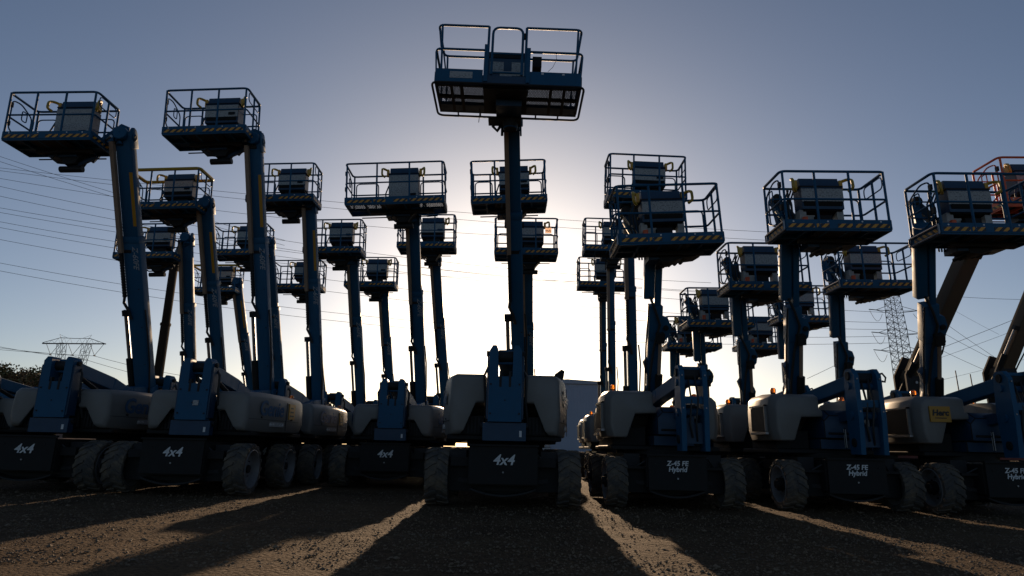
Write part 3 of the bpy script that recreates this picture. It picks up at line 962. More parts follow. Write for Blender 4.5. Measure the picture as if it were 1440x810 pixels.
# red earth bank beyond the yard on the left
EARTH = mat('red_earth', (0.16, 0.08, 0.045), 0.95, dirt=0.8, dirtc=(0.09, 0.055, 0.03), scale=0.7, bump=0.6, bscale=3)
def build_bank():
    nx, ny = 60, 24; vs = []
    for j in range(ny + 1):
        for i in range(nx + 1):
            x = -110 + 82 * i / nx; y = 46 + 36 * j / ny
            e = min(1, i / 10, (nx - i) / 10) ; f_ = min(1.0, j / 7, (ny - j) / 8)
            z = 3.6 * e * f_ * (1 + 0.25 * fbm(x * 0.15, y * 0.15, 4)) - 0.05
            vs.append((x, y, z))
    fs = [(j * (nx + 1) + i, j * (nx + 1) + i + 1, (j + 1) * (nx + 1) + i + 1, (j + 1) * (nx + 1) + i) for j in range(ny) for i in range(nx)]
    me = bpy.data.meshes.new('earth_bank'); me.from_pydata(vs, [], fs); me.materials.append(EARTH)
    me.polygons.foreach_set('use_smooth', [True] * len(me.polygons))
    tag(part('earth_bank', me), None, None, kind='structure')
build_bank()

# ------------------------------------------------------------------ warehouse
SIDING = mat('pale_siding', (0.36, 0.39, 0.46), 0.6, dirt=0.25, dirtc=(0.28, 0.30, 0.34), scale=0.8)
ROOFM = mat('grey_roof_sheet', (0.30, 0.32, 0.36), 0.5)
def build_warehouse():
    x0, x1, y0, y1, h = 1.8, 9.0, 60.3, 84.0, 6.8
    r = empty('warehouse', ((x0 + x1) / 2, y0, 0))
    tag(r, 'long pale blue grey metal warehouse standing beyond the lifts, just right of the central hood', 'warehouse')
    cx, cy = (x0 + x1) / 2, y0
    b = MB(); hw = (x1 - x0) / 2; L = y1 - y0
    b.box(-hw, hw, 0, L, 0, h, SIDING)
    n = 26
    for i in range(n):
        x = -hw + (i + 0.5) * 2 * hw / n
        b.box(x - 0.05, x + 0.05, -0.045, -0.002, 0.25, h - 0.15, SIDING)
    part('wall', b, r)
    b = MB()
    b.prism([(-hw - 0.15, h + 0.003), (hw + 0.15, h + 0.003), (hw + 0.05, h + 0.22), (0, h + 0.42), (-hw - 0.05, h + 0.22)], 'y', -0.2, L + 0.2, ROOFM)
    part('roof', b, r)
    b = MB(); b.box(-3.4, -1.6, -0.10, -0.05, 0.02, 3.6, GALV)
    for k in range(12): b.box(-3.4, -1.6, -0.115, -0.10, 0.1 + 0.29 * k, 0.14 + 0.29 * k, DARK)
    part('roller_door', b, r)
    b = MB(); b.box(-hw, hw, -0.09, -0.05, 0.0, 0.22, DARK); part('plinth', b, r)
build_warehouse()

# ------------------------------------------------------------------ trees
LEAF = [mat('autumn_leaves', (0.14, 0.12, 0.045), 0.8), mat('olive_leaves', (0.10, 0.11, 0.042), 0.8), mat('dry_leaves', (0.12, 0.075, 0.03), 0.8)]
BARK = mat('bark', (0.06, 0.045, 0.035), 0.9)
def tree(x, y, h, spread, label, seed, dens=1.0, leaf=0):
    rnd = random.Random(seed)
    r = empty('tree', (x, y, 0)); tag(r, label, 'tree')
    b = MB()
    b.tube([(0, 0, -0.1), (0.1, 0, h * 0.25), (0.0, 0.1, h * 0.5), (0.15, 0, h * 0.82)], [h * 0.028, h * 0.02, h * 0.014, h * 0.004], BARK, 8)
    tips = []
    for k in range(16):
        a = rnd.random() * 6.28; z0 = h * rnd.uniform(0.22, 0.7); l = spread * rnd.uniform(0.5, 1.0) * (1.1 - 0.5 * z0 / h)
        p = Vector((math.cos(a) * l, math.sin(a) * l, z0 + l * rnd.uniform(0.35, 0.9)))
        m_ = Vector((p.x * 0.5, p.y * 0.5, z0 + (p.z - z0) * 0.4))
        b.tube([(0.05, 0, z0), m_, p], [h * 0.009, h * 0.006, h * 0.002], BARK, 5)
        tips += [p, m_.lerp(p, 0.6), m_.lerp(p, 0.3)]
        for q in range(3):
            e = p + Vector((rnd.uniform(-1, 1), rnd.uniform(-1, 1), rnd.uniform(-0.2, 1))) * h * 0.09
            b.tube([m_.lerp(p, 0.6), e], [h * 0.003, h * 0.001], BARK, 4); tips.append(e)
    part('trunk', b, r)
    b = MB()
    for t in tips:
        n = int(52 * dens * rnd.uniform(0.4, 1.5)); rad = h * rnd.uniform(0.05, 0.10)
        mt = LEAF[(leaf + (rnd.random() < 0.35)) % 3]
        for _ in range(n):
            c = t + Vector((rnd.gauss(0, 1), rnd.gauss(0, 1), rnd.gauss(0, 0.8))) * rad * 0.7
            s = h * rnd.uniform(0.010, 0.020)
            u = Vector((rnd.uniform(-1, 1), rnd.uniform(-1, 1), rnd.uniform(-1, 1))).normalized() * s
            v = u.cross(Vector((rnd.uniform(-1, 1), rnd.uniform(-1, 1), rnd.uniform(-1, 1)))).normalized() * s * 0.7
            b.faces([c - u, c - v, c + u, c + v], [(0, 1, 2, 3)], mt)
    part('crown', b, r)
for x, y, h, sp, lab, sd, de, lf in (
        (-96.0, 112, 13.4, 5.0, 'round dark tree cut by the left edge of the photo', 3, 1.0, 1),
        (-88.8, 110, 13.6, 4.6, 'bushy olive tree second from the left edge, below the power cables', 8, 1.0, 0),
        (-83.5, 112, 14.6, 4.4, 'tallest tree of the left clump, left of the wide pylon', 5, 0.9, 0),
        (-79.0, 109, 13.2, 4.6, 'brownish thin tree at the right end of the left clump', 17, 0.6, 2),
        (-91.5, 116, 14.0, 5.0, 'dark tree rising between the two leftmost trees', 31, 1.0, 1),
        (-85.8, 118, 14.2, 5.0, 'dark dense tree behind the tallest tree of the left clump', 33, 1.0, 1),
        (-81.0, 115, 14.0, 4.8, 'olive tree between the tallest tree and the brownish thin one', 36, 1.0, 0),
        (-27.1, 111, 9.0, 3.4, 'small half bare tree seen between two far boom bases left of centre', 23, 0.35, 2)):
    tree(x, y, h, sp, lab, sd, de, lf)

# ------------------------------------------------------------------ pylons, poles and cables
STEEL = mat('dull_pylon_steel', (0.05, 0.05, 0.053), 0.6, metal=0.3)
CABLEM = mat('dark_cable', (0.03, 0.03, 0.033), 0.6)
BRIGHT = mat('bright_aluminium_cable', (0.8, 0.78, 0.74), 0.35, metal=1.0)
GLASSY = mat('insulator_glaze', (0.12, 0.15, 0.14), 0.3)
def lattice(b, A, B, wa, wb, n, r=0.06, rd=0.04):
    A = Vector(A); B = Vector(B); d = (B - A).normalized()
    sx = Vector((1, 0, 0)); sx = (sx - d * sx.dot(d)).normalized(); sy = d.cross(sx)
    def c(t, i):
        q = [(-1, -1), (1, -1), (1, 1), (-1, 1)][i % 4]; w_ = (wa + (wb - wa) * t) / 2
        return A.lerp(B, t) + sx * q[0] * w_ + sy * q[1] * w_
    for i in range(4):
        b.tube([c(0, i), c(1, i)], r, STEEL, 4)
    for k in range(n):
        t0, t1 = k / n, (k + 1) / n
        for i in range(4):
            b.tube([c(t0, i), c(t1, i + 1)], rd, STEEL, 3); b.tube([c(t0, i + 1), c(t1, i)], rd, STEEL, 3)
            b.tube([c(t1, i), c(t1, i + 1)], rd, STEEL, 3)

def wide_pylon():
    ox, oy = -95.6, 139.4
    r = empty('pylon', (ox, oy, 0)); tag(r, 'wide steel pylon with a flat crossarm and two lattice legs, at the left', 'pylon')
    zt = 21.0
    b = MB()
    lattice(b, (-0.6, 0, 0), (-2.7, 0, zt), 1.0, 1.3, 12, 0.05, 0.03); part('lattice_leg', b, r)
    b = MB()
    lattice(b, (0.6, 0, 0), (2.9, 0, zt), 1.0, 1.3, 12, 0.05, 0.03); part('lattice_leg', b, r)
    b = MB()
    b.beam((-6.9, 0, zt - 0.1), (6.9, 0, zt + 0.1), 0.3, 0.22, STEEL)
    for s in (-1, 1):
        b.tube([(s * 6.9, 0, zt + 0.1), (s * 3.2, 0, zt + 1.25), (0, 0, zt + 1.15)], 0.06, STEEL, 4)
        b.tube([(s * 3.3, 0, zt + 1.2), (s * 1.6, 0, zt + 1.2), (s * 3.5, 0, zt + 2.0), (s * 2.6, 0, zt + 0.2)], 0.05, STEEL, 4)
        for k in range(5):
            x0 = s * (0.4 + k * 1.3); x1 = s * (1.05 + k * 1.3); x2 = s * (1.7 + k * 1.3)
            zt_ = lambda x: zt + (1.2 if abs(x) < 3.2 else 1.2 - (abs(x) - 3.2) * 0.31)
            b.tube([(x0, 0, zt), (x1, 0, zt_(x1)), (x2, 0, zt)], 0.03, STEEL, 3)
    part('crossarm', b, r)
    for xc in (-4.8, 0.0, 4.8):
        b = MB()
        b.tube([(xc - 1.3, 0, zt), (xc + 0.1, 0, zt - 2.5)], 0.05, GLASSY, 5); b.tube([(xc + 1.7, 0, zt), (xc + 0.1, 0, zt - 2.5)], 0.05, GLASSY, 5)
        b.cyl((xc + 0.1, 0, zt - 2.55), 0.12, -0.3, 0.3, STEEL, 'y', 8)
        part('insulator', b, r)
wide_pylon()

def lattice_pylon():
    ox, oy = 92.6, 150.0
    r = empty('pylon', (ox, oy, 0)); tag(r, 'tall narrow lattice pylon with short arms, behind the hybrid lifts at the right', 'pylon')
    b = MB()
    lattice(b, (0, 0, 0), (-0.6, 0, 30), 3.4, 2.9, 16, 0.09, 0.055)
    lattice(b, (-0.6, 0, 30), (-0.9, 0, 38), 2.9, 2.4, 5, 0.08, 0.05)
    lattice(b, (-0.9, 0, 38), (-1.2, 0, 42), 2.4, 0.25, 4, 0.06, 0.04)
    part('lattice_mast', b, r)
    for z in (34.3, 28.8, 24.6):
        b = MB()
        for s in (-1, 1):
            b.tube([(-0.7 + s * 1.3, -1.2, z), (-0.7 + s * 5.0, -1.0, z + 0.2)], 0.07, STEEL, 4)
            b.tube([(-0.7 + s * 1.3, 1.2, z), (-0.7 + s * 5.0, -1.0, z + 0.2)], 0.07, STEEL, 4)
            b.tube([(-0.7 + s * 1.3, 0, z + 1.6), (-0.7 + s * 5.0, -1.0, z + 0.2)], 0.06, STEEL, 4)
        part('crossarm', b, r)
        for s in (-1, 1):
            b = MB()
            b.tube([(-0.7 + s * 5.0, -1, z + 0.2), (-0.7 + s * 6.8, -1.3, z + 0.25)], 0.11, GLASSY, 6)
            lp = [(-0.7 + s * (6.6 - 2.9 * t), -1.2, z - 3.2 * math.sin(math.pi * min(1, t * 0.9 + 0.0)) * (0.8 if s < 0 else 0.6)) for t in [i / 8 for i in range(9)]]
            b.tube(lp, 0.045, CABLEM, 5)
            part('insulator', b, r)
    return r
lattice_pylon()

def cable(p0, p1, p2, label, group, mt=CABLEM, r=0.036, n=26):
    p0, p1, p2 = Vector(p0), Vector(p1), Vector(p2)
    pts = []
    for i in range(n + 1):
        t = 2 * i / n
        pts.append(p0 * ((t - 1) * (t - 2) / 2) + p1 * (t * (2 - t)) + p2 * (t * (t - 1) / 2))
    tag(part('power_cable', MB().tube(pts, r, mt, 5)), label, 'power cable', group)

CABLES = [
    [(-110.7, 107.9, 56.0), (-76.4, 110.5, 45.7), (-42.1, 112.6, 37.1)] ,
    [(-110.7, 108.2, 54.9), (-76.4, 110.6, 44.9), (-42.1, 112.8, 36.2)] ,
    [(-110.6, 109.3, 50.5), (-31.8, 110.9, 44.1), (47.0, 111.8, 40.4)] ,
    [(-110.6, 109.3, 50.2), (-31.8, 111.1, 42.9), (47.0, 112.1, 38.9)] ,
    [(-110.6, 109.5, 49.6), (-52.7, 111.4, 42.0), (5.0, 112.2, 38.6)] ,
    [(-110.6, 109.6, 49.0), (-36.9, 112.8, 36.4), (36.7, 114.1, 31.1)] ,
    [(-110.5, 110.1, 47.1), (-36.8, 113.1, 34.9), (36.7, 114.5, 29.3)] ,
    [(-110.5, 110.8, 44.3), (-19.6, 113.6, 33.0), (71.1, 114.7, 28.6)] ,
    [(-110.5, 111.0, 43.5), (-19.6, 113.9, 31.8), (71.1, 115.3, 26.4)] ,
    [(-110.4, 111.3, 42.1), (-47.3, 113.5, 33.4), (15.7, 114.1, 30.9)] ,
    [(-110.4, 111.6, 41.0), (-19.5, 114.6, 28.8), (71.2, 115.7, 24.6)] ,
    [(-110.4, 112.1, 38.9), (-19.5, 115.2, 26.8), (71.2, 116.0, 23.4)] ,
    [(-110.3, 113.2, 34.7), (-19.4, 116.0, 23.3), (71.2, 116.3, 22.3)] ,
    [(-110.2, 113.5, 33.3), (-19.4, 116.4, 21.9), (71.3, 116.6, 21.1)] ,
]
CABLE_LABELS = [
    'upper of the two steepest power cables crossing the pale sky under the leftmost platform',
    'lower of the two steepest power cables crossing the pale sky under the leftmost platform',
    'highest long thin power cable, passing just above the platform behind the wide mesh one',
    'second highest long power cable, running close under the highest one',
    'faint power cable that starts third from the top at the left edge',
    'power cable right above the reach of the leftmost boom lettering, sixth from the top',
    'power cable seventh from the top at the left edge, ending behind the first hybrid lift',
    'power cable eighth from the top, upper of a close pair meeting the narrow pylon',
    'power cable ninth from the top, lower of a close pair meeting the narrow pylon',
    'tenth power cable from the top, fading near the sun glow',
    'power cable fifth from the bottom of the long left bundle',
    'power cable third from the bottom of the long left bundle',
    'upper of the two lowest power cables sweeping across behind all the booms',
    'lowest power cable sweeping across behind all the booms']
for c, l in zip(CABLES, CABLE_LABELS):
    cable(*c, l, 'power cables across the sky')
def straight(a, b, label, group, mt=CABLEM, r=0.04, sag=0.3):
    a, b = Vector(a), Vector(b); m_ = (a + b) / 2; m_.z -= sag
    cable(a, m_, b, label, group, mt, r, 10)
g1 = 'power cables right of the narrow pylon'
straight((88.71, 136.16, 33.46), (106.86, 139.11, 21.59), 'middle of three dark cables falling steeply right of the narrow pylon', g1)
straight((90.36, 137.16, 29.41), (106.87, 139.22, 21.14), 'dark cable just below the middle falling one right of the narrow pylon', g1)
straight((90.45, 138.21, 25.19), (108.03, 140.04, 17.84), 'lowest dark cable falling to the right edge machines', g1)
straight((88.65, 135.4, 36.47), (106.74, 137.76, 27.03), 'highest faint cable falling right of the narrow pylon', g1, r=0.025)
straight((90.23, 135.7, 35.3), (115.14, 135.87, 34.6), 'level dark cable under the rightmost blue platform', g1)
g2 = 'bright wires at the right'
straight((92.05, 138.73, 23.11), (112.1, 136.71, 31.21), 'brightest sunlit wire rising to the right beside the tan arm', g2, BRIGHT, 0.05, 0.1)
straight((92.09, 139.22, 21.14), (112.15, 137.32, 28.8), 'second sunlit wire just under the brightest one', g2, BRIGHT, 0.035, 0.1)
straight((92.19, 140.35, 16.62), (112.3, 139.04, 21.86), 'lowest sunlit wire close above the folded blue link', g2, BRIGHT, 0.03, 0.1)
straight((64.96, 140.3, 16.82), (72.65, 139.36, 20.6), 'short sunlit wire between two hybrid lift booms', g2, BRIGHT, 0.045, 0.05)
g3 = 'power cables at the wide pylon'
straight((-124.21, 138.92, 22.33), (-100.3, 139.4, 18.4), 'uppermost cable reaching the wide pylon from the left edge', g3)
straight((-124.18, 139.19, 21.28), (-95.5, 139.4, 18.4), 'middle cable reaching the wide pylon from the left edge', g3)
straight((-124.16, 139.41, 20.37), (-90.7, 139.4, 18.4), 'lowest cable reaching the wide pylon from the left edge', g3)
straight((-90.69, 139.4, 18.4), (-71.15, 140.76, 14.6), 'cable leaving the wide pylon to the right, upper one', g3)
straight((-95.5, 139.4, 18.4), (-71.1, 141.29, 12.5), 'cable leaving the wide pylon to the right, lower one', g3)
for x, y, h, l in ((41.82, 59.86, 8.75, 'leftmost of three thin bare poles behind the folded blue link at the right'),
                   (43.22, 59.94, 8.46, 'shortest of three thin bare poles behind the folded blue link at the right'),
                   (45.0, 59.65, 9.59, 'tallest of three thin bare poles behind the folded blue link at the right')):
    tag(part('pole', MB().tube([(0, 0, 0), (0, 0, h * 0.5), (-0.12, 0, h)], [0.07, 0.06, 0.045], STEEL, 8), None, (x, y, 0)), l, 'pole', 'bare poles at the right')

# ------------------------------------------------------------------ boom lifts
def hood_extras(h, s, big, logo, sticker, beacon, dz, vent=False):
    if logo:
        z = 1.50 + dz * 0.7
        ml = Matrix.Translation((s * 1.106, 0.98, z)) @ Matrix.Rotation(R(-9.4 * s), 4, 'Z') @ (RIGHT if s > 0 else LEFT)
        part('lettering', text_mesh('Genie', 0.40, BLUELOGO, 0.12, 0.010, space=0.95), h, matrix=ml)
        b = MB(); b.prism([(s * 1.10, 0.95), (s * 1.178, 1.50), (s * 1.10, 1.50), (s * 1.06, 0.95)], 'z', 1.22, 1.31, DECAL_SMALL); part('decal', b, h)
        b = MB()
        line = [(0.945, 0.26), (1.076, 0.80), (1.116, 1.05), (1.176, 1.6), (1.186, 2.4)]
        for (xa, ya), (xb, yb) in zip(line[:-1], line[1:]):
            b.beam((s * xa, ya, 1.345), (s * xb, yb, 1.345), 0.008, 0.007, DARK)
        for y, x in ((1.62, 1.179),):
            b.box(s * (x - 0.006), s * (x + 0.004), y, y + 0.008, 1.14, 1.66 + dz, DARK)
        for y, x in ((0.62, 1.033), (1.9, 1.184)):
            b.box(s * (x - 0.01), s * (x + 0.012), y, y + 0.07, 1.365, 1.40, DARK)
        part('panel_seam', b, h)
    if sticker:
        b = MB()
        b.box(s * 1.15, s * 1.192, 1.74, 2.10, 1.34 + dz * 0.7, 1.66 + dz * 0.7, STICKER)
        for k in range(3):
            b.box(s * 1.15, s * 1.195, 1.79 + 0.02 * k, 2.04 - 0.03 * k, 1.40 + 0.08 * k + dz * 0.7, 1.43 + 0.08 * k + dz * 0.7, BLKLET)
        part('sticker', b, h)
    if beacon:
        x, y, z = beacon
        b = MB()
        b.cyl((x, y, 0), 0.045, z - 0.03, z + 0.02, BLACK, 'z', 12)
        b.lathe([(0.001, z + 0.02), (0.05, z + 0.02), (0.05, z + 0.075), (0.035, z + 0.10), (0.001, z + 0.105)], AMBER, 'z', (x, y, 0), 14)
        part('beacon', b, h)

def big_lower(r, base, B, tall=False, sticker=True, letters='4x4'):
    dz = 0.37 if tall else 0.07; zs = 1.10 if tall else 0.97
    RAD, WID, HALF, WB = 0.45, 0.36, 1.23, 2.0
    TB = 0.5
    b0 = Vector(B) - Vector(base) - Vector((0, TB, 0))
    c = part('chassis', cached('chassis|big', lambda: chassis_mb(HALF, WB, 0.55, 0.96), 0.01, 1), r)
    pl = part('front_panel', cached('front_panel|big', lambda: front_panel_mb(0.54, 0.36, 0.93), 0.008, 1), c)
    part('guard_plate', cached('guard_plate|big', lambda: belly_mb(0.54)), c)
    if letters:
        part('lettering', text_mesh(letters, 0.22, LETTER, 0.25, 0.004), c, matrix=Matrix.Translation((0.0, -0.026, 0.72)) @ FRONT)
    add_wheels(r, RAD, WID, HALF, 0.47, 0.47 + WB)
    part('turntable', cached('turntable|big', big_turntable_mb, 0.015, 1), r, (0, TB, 0))
    for s in (-1, 1):
        h = part('hood', cached('hood|big%d%s' % (s, tall), lambda: big_hood_mb(s, dz), 0.03, 3, 45), r, (0, TB, 0))
        part('engine_tray', cached('engine_tray|big%d' % s, lambda: hood_well_mb(s)), h)
        hood_extras(h, s, True, True, sticker and s > 0, (0.95, 2.5, 1.77 + dz) if s > 0 else None, dz)
    o = part('riser', cached('riser|big%s' % tall, lambda: big_riser_mb(zs), 0.012, 1), r, (0, TB, 0))
    part('upper_link', link_mb([(0, 0.12, 1 + 1.30 * zs), (b0.x * 0.4, 1.5, 1 + 1.08 * zs), (b0.x * 0.7, 2.3, 1 + 0.84 * zs)], 0.26, 0.26).mesh('upper_link', 0.012, 1), o)
    part('lower_link', link_mb([(0.02, 0.8, 1.6), (b0.x * 0.8, b0.y - 0.7, 1.92), (b0.x, b0.y + 0.1, 2.02)], 0.3, 0.24).mesh('lower_link', 0.012, 1), o)
    c2 = MB()
    c2.tube([(-0.16, 0.25, 2.1), (-0.18, 1.4, 1.7)], 0.045, DARK); c2.tube([(0.18, 0.25, 2.1), (0.2, 1.4, 1.7)], 0.045, DARK)
    part('hydraulic_cylinder', c2, o)
    part('hose', cached('hose|bigriser', lambda: MB().tube([(-0.3, 0.15, 2.25), (-0.36, 0.1, 2.1), (-0.33, 0.2, 1.7), (-0.3, 0.3, 1.3)], 0.022, HOSE)
         .tube([(0.26, 0.16, 2.26), (0.36, 0.12, 2.12), (0.35, 0.18, 1.7), (0.4, 0.3, 1.3)], 0.022, HOSE)
         .tube([(-0.08, 0.2, 2.2), (-0.05, 0.15, 2.05), (0.02, 0.15, 1.9), (0.08, 0.3, 2.0)], 0.02, HOSE)), o)

def small_lower(r, base, B, sticker=False, link=True, beam_mt=None, hoodmat=None):
    RAD, WID, HALF, WB = 0.41, 0.34, 1.13, 1.95
    b0 = Vector(B) - Vector(base)
    c = part('chassis', cached('chassis|small', lambda: chassis_mb(HALF, WB, 0.5, 0.86), 0.01, 1), r)
    part('front_panel', cached('front_panel|small', lambda: front_panel_mb(0.48, 0.30, 0.83), 0.008, 1), c)
    part('guard_plate', cached('guard_plate|small', lambda: belly_mb(0.48)), c)
    part('lettering', text_mesh('Z-45 FE', 0.108, LETTER, 0.15, 0.003), c, matrix=Matrix.Translation((0.0, -0.026, 0.715)) @ FRONT)
    part('lettering', text_mesh('Hybrid', 0.108, LETTER, 0.15, 0.003), c, matrix=Matrix.Translation((0.0, -0.026, 0.622)) @ FRONT)
    add_wheels(r, RAD, WID, HALF, 0.43, 0.43 + WB)
    part('turntable', cached('turntable|small', small_turntable_mb, 0.015, 1), r)
    h = part('hood', cached('hood|smallleft', lambda: small_hood_mb(-1, 0.22, 1.09, 0.62, 2.3, 1.95, 1.13, 1.54), 0.05, 3, 50), r)
    b = MB()
    b.box(-1.11, -1.05, 0.86, 1.5, 1.30, 1.72, BLACK); b.box(-1.12, -1.06, 0.82, 1.54, 1.24, 1.28, GALV)
    b.box(-1.12, -1.06, 0.82, 0.85, 1.29, 1.76, GREY); b.box(-1.12, -1.06, 0.82, 1.54, 1.73, 1.76, GREY)
    part('vent', b, h)
    hood_extras(h, -1, False, False, False, (-0.88, 0.95, 1.97), 1.09)
    if sticker:
        b = MB(); b.box(-0.86, -0.50, 0.592, 0.63, 1.50, 1.77, STICKER); part('sticker', b, h)
        part('lettering', text_mesh('Herc', 0.14, BLKLET, 0.15, 0.006), h, matrix=Matrix.Translation((-0.68, 0.588, 1.655)) @ FRONT)
        b = MB(); b.box(-0.78, -0.58, 0.588, 0.5915, 1.56, 1.575, BLKLET); part('sticker_line', b, h)
    h2 = part('hood', cached('hood|smallright', lambda: small_hood_mb(1, 0.62, 1.09, 1.0, 2.5, 1.89, 1.13, 1.48), 0.05, 3, 50), r)
    hood_extras(h2, 1, False, False, False, (0.9, 2.0, 1.92), 1.09)
    if link:
        o = part('riser', cached('riser|small', small_mast_mb, 0.01, 1), r)
        part('upper_link', link_mb([(0.30, 0.12, 2.17), (b0.x * 0.6 + 0.1, b0.y * 0.7, 1.93), (b0.x, b0.y, 1.78)], 0.22, 0.24).mesh('upper_link', 0.012, 1), o)
        part('lower_link', link_mb([(0.30, 0.14, 1.60), (b0.x * 0.6 + 0.1, b0.y * 0.8, 1.46)], 0.2, 0.18, BLUE_DK).mesh('lower_link', 0.012, 1), o)
        b = MB(); b.box(0.185, 0.195, 0.5, 1.1, 2.0, 2.08, TAN); part('decal', b, o)

def mesh_platform(r, base, P, roll):
    """wide platform of the tallest lift: upper and lower rail loops either side of a hooped gate"""
    W = 2.44; D2 = 0.45; w = W / 2
    M = Matrix.Translation(Vector(P) - Vector(base)) @ Matrix.Rotation(R(roll), 4, 'Y')
    b = MB()
    b.box(-w, w, -D2, -D2 + 0.04, 0, 0.06, DARK); b.box(-w, w, D2 - 0.04, D2, 0, 0.06, DARK)
    b.box(-w, -w + 0.04, -D2, D2, 0.001, 0.059, DARK); b.box(w - 0.04, w, -D2, D2, 0.001, 0.059, DARK)
    for x in (-0.95, -0.78, 0.72, 0.95): b.box(x - 0.025, x + 0.025, -D2 + 0.04, D2 - 0.04, 0, 0.055, DARK)
    b.box(-0.42, 0.33, -D2 + 0.04, D2 - 0.04, -0.02, 0.054, DARK)
    b.box(-w + 0.04, w - 0.04, -0.08, -0.02, 0.002, 0.05, DARK)
    b.box(-w + 0.04, w - 0.04, 0.18, D2 - 0.04, 0.002, 0.05, BLUE_DK)
    o = part('platform', b, r, matrix=M)
    b = MB(); st = 0.045; d = D2 - 0.02; ww = w - 0.02
    n = int((2 * ww + 2 * d) / st)
    for sgn in (1, -1):
        for k in range(n):
            c = -ww - d + k * st
            p0 = Vector((c, -d, 0.064)); p1 = Vector((c + 2 * d, d, 0.064))
            if p0.x < -ww: p0 = Vector((-ww, -d + (-ww - c), 0.064))
            if p1.x > ww: p1 = Vector((ww, d - (c + 2 * d - ww), 0.064))
            if p1.y - p0.y < 0.02: continue
            if sgn < 0: p0.x *= -1; p1.x *= -1; p0.z = p1.z = 0.069
            b.beam(p0, p1, 0.017, 0.004, DARK)
    part('deck', b, o)
    b = MB()
    b.box(-w, -0.43, -D2 - 0.014, -D2, 0.055, 0.30, BLUE); b.box(0.34, w, -D2 - 0.014, -D2, 0.055, 0.30, BLUE)
    b.box(-0.43, 0.34, -D2 - 0.012, -D2, 0.02, 0.20, BLUE_DK)
    b.box(-w, w, D2, D2 + 0.014, 0.05, 0.22, BLUE_DK)
    b.box(-w - 0.014, -w, -D2, D2, 0.05, 0.24, BLUE); b.box(w, w + 0.014, -D2, D2, 0.05, 0.24, BLUE)
    b.box(-0.98, -0.60, -D2 - 0.019, -D2 - 0.013, 0.13, 0.25, DECAL)
    for x in (0.55, 0.9): b.box(x, x + 0.04, -D2 - 0.018, -D2 - 0.012, 0.25, 0.28, LETTER)
    part('toe_board', b, o)
    for s in (-1, 1):
        xi = -0.36 if s < 0 else 0.28
        b = MB()
        b.tube(loop([(xi, -D2, 1.14), (s * w, -D2, 1.14), (s * w, D2, 1.14), (xi, D2, 1.14)], 0.10, False), 0.022, BLUE, 8)
        b.tube(loop([(xi, -D2, 0.68), (s * (w + 0.02), -D2, 0.68), (s * (w + 0.02), D2, 0.68), (xi, D2, 0.68)], 0.10, False), 0.022, BLUE, 8)
        b.tube(loop([(s * (w - 0.06), -D2, 0.72), (s * w, -D2 + 0.1, 1.12), (s * w, D2 - 0.1, 1.12), (s * (w - 0.06), D2, 0.72)], 0.05, False), 0.016, BLUE, 6)
        b.tube([(xi, -D2, 1.14), (xi, -D2, 0.2)], 0.022, BLUE, 8); b.tube([(xi, D2, 1.14), (xi, D2, 0.2)], 0.022, BLUE, 8)
        for y in (-D2, D2):
            b.tube([(s * (w - 0.10), y, 0.06), (s * (w - 0.06), y, 1.14)], 0.018, BLUE, 8)
            b.tube([(s * (w - 0.02), y, 0.06), (s * (w + 0.02), y, 0.62)], 0.014, BLUE, 6)
        part('guard_rail', b, o)
    b = MB()
    b.tube(loop([(-0.29, -D2 - 0.01, 0.22), (-0.29, -D2 - 0.01, 1.12), (0.22, -D2 - 0.01, 1.12), (0.22, -D2 - 0.01, 0.22)], 0.12, False), 0.022, BLUE, 8)
    b.tube([(-0.29, -D2 - 0.01, 0.26), (0.22, -D2 - 0.01, 0.26)], 0.018, BLUE, 8)
    b.tube([(-0.29, -D2 - 0.01, 0.62), (0.22, -D2 - 0.01, 0.62)], 0.018, BLUE, 8)
    b.box(-0.42, -0.35, -D2 - 0.03, -D2 + 0.03, 0.08, 0.78, BLUE); b.box(0.29, 0.36, -D2 - 0.03, -D2 + 0.03, 0.08, 0.74, BLUE)
    b.box(0.235, 0.27, -D2 - 0.03, -D2 + 0.02, 0.92, 1.02, DARK)
    part('gate', b, o)
    b = MB()
    b.box(-0.40, 0.34, -0.06, 0.3, 0.30, 0.92, BLUE_DK)
    b.box(-0.38, 0.32, -0.075, -0.058, 0.80, 0.90, BLACK)
    b.box(-0.34, -0.10, -0.07, -0.058, 0.50, 0.72, DECAL); b.box(0.04, 0.27, -0.07, -0.058, 0.46, 0.72, DECAL)
    b.box(-0.16, 0.05, -0.069, -0.058, 0.40, 0.54, DECAL)
    b.box(0.40, 0.56, -0.12, 0.05, 0.62, 0.82, BLACK)
    part('control_box', b, o)
    b = MB()
    b.tube(loop([(-w - 0.05, -D2 - 0.05, 0.02), (w + 0.05, -D2 - 0.05, 0.02), (w + 0.05, D2 + 0.12, 0.0), (-w - 0.05, D2 + 0.12, 0.0)], 0.12), 0.02, DARK, 8, True)
    for x in (-0.9, -0.5, 0.0, 0.5, 0.9): b.tube([(x, D2, 0.03), (x, D2 + 0.12, 0.0)], 0.014, DARK)
    part('bumper_rail', b, o)
    b = MB(); b.box(-0.2, 0.24, -0.1, 0.5, -0.14, -0.022, BLUE_DK); b.box(-0.34, 0.24, 0.30, 0.52, -0.2, -0.142, DARK)
    b.tube([(-0.2, 0.5, -0.06), (-0.26, 0.55, -0.2), (-0.18, 0.55, -0.28), (-0.12, 0.5, -0.2)], 0.03, HOSE)
    part('underframe', b, o)
    b = MB(); b.tube([(-0.5, 0.3, 0.0), (-0.5, 0.31, -0.12), (-0.505, 0.3, -0.26)], 0.006, HOSE); part('cord', b, o)
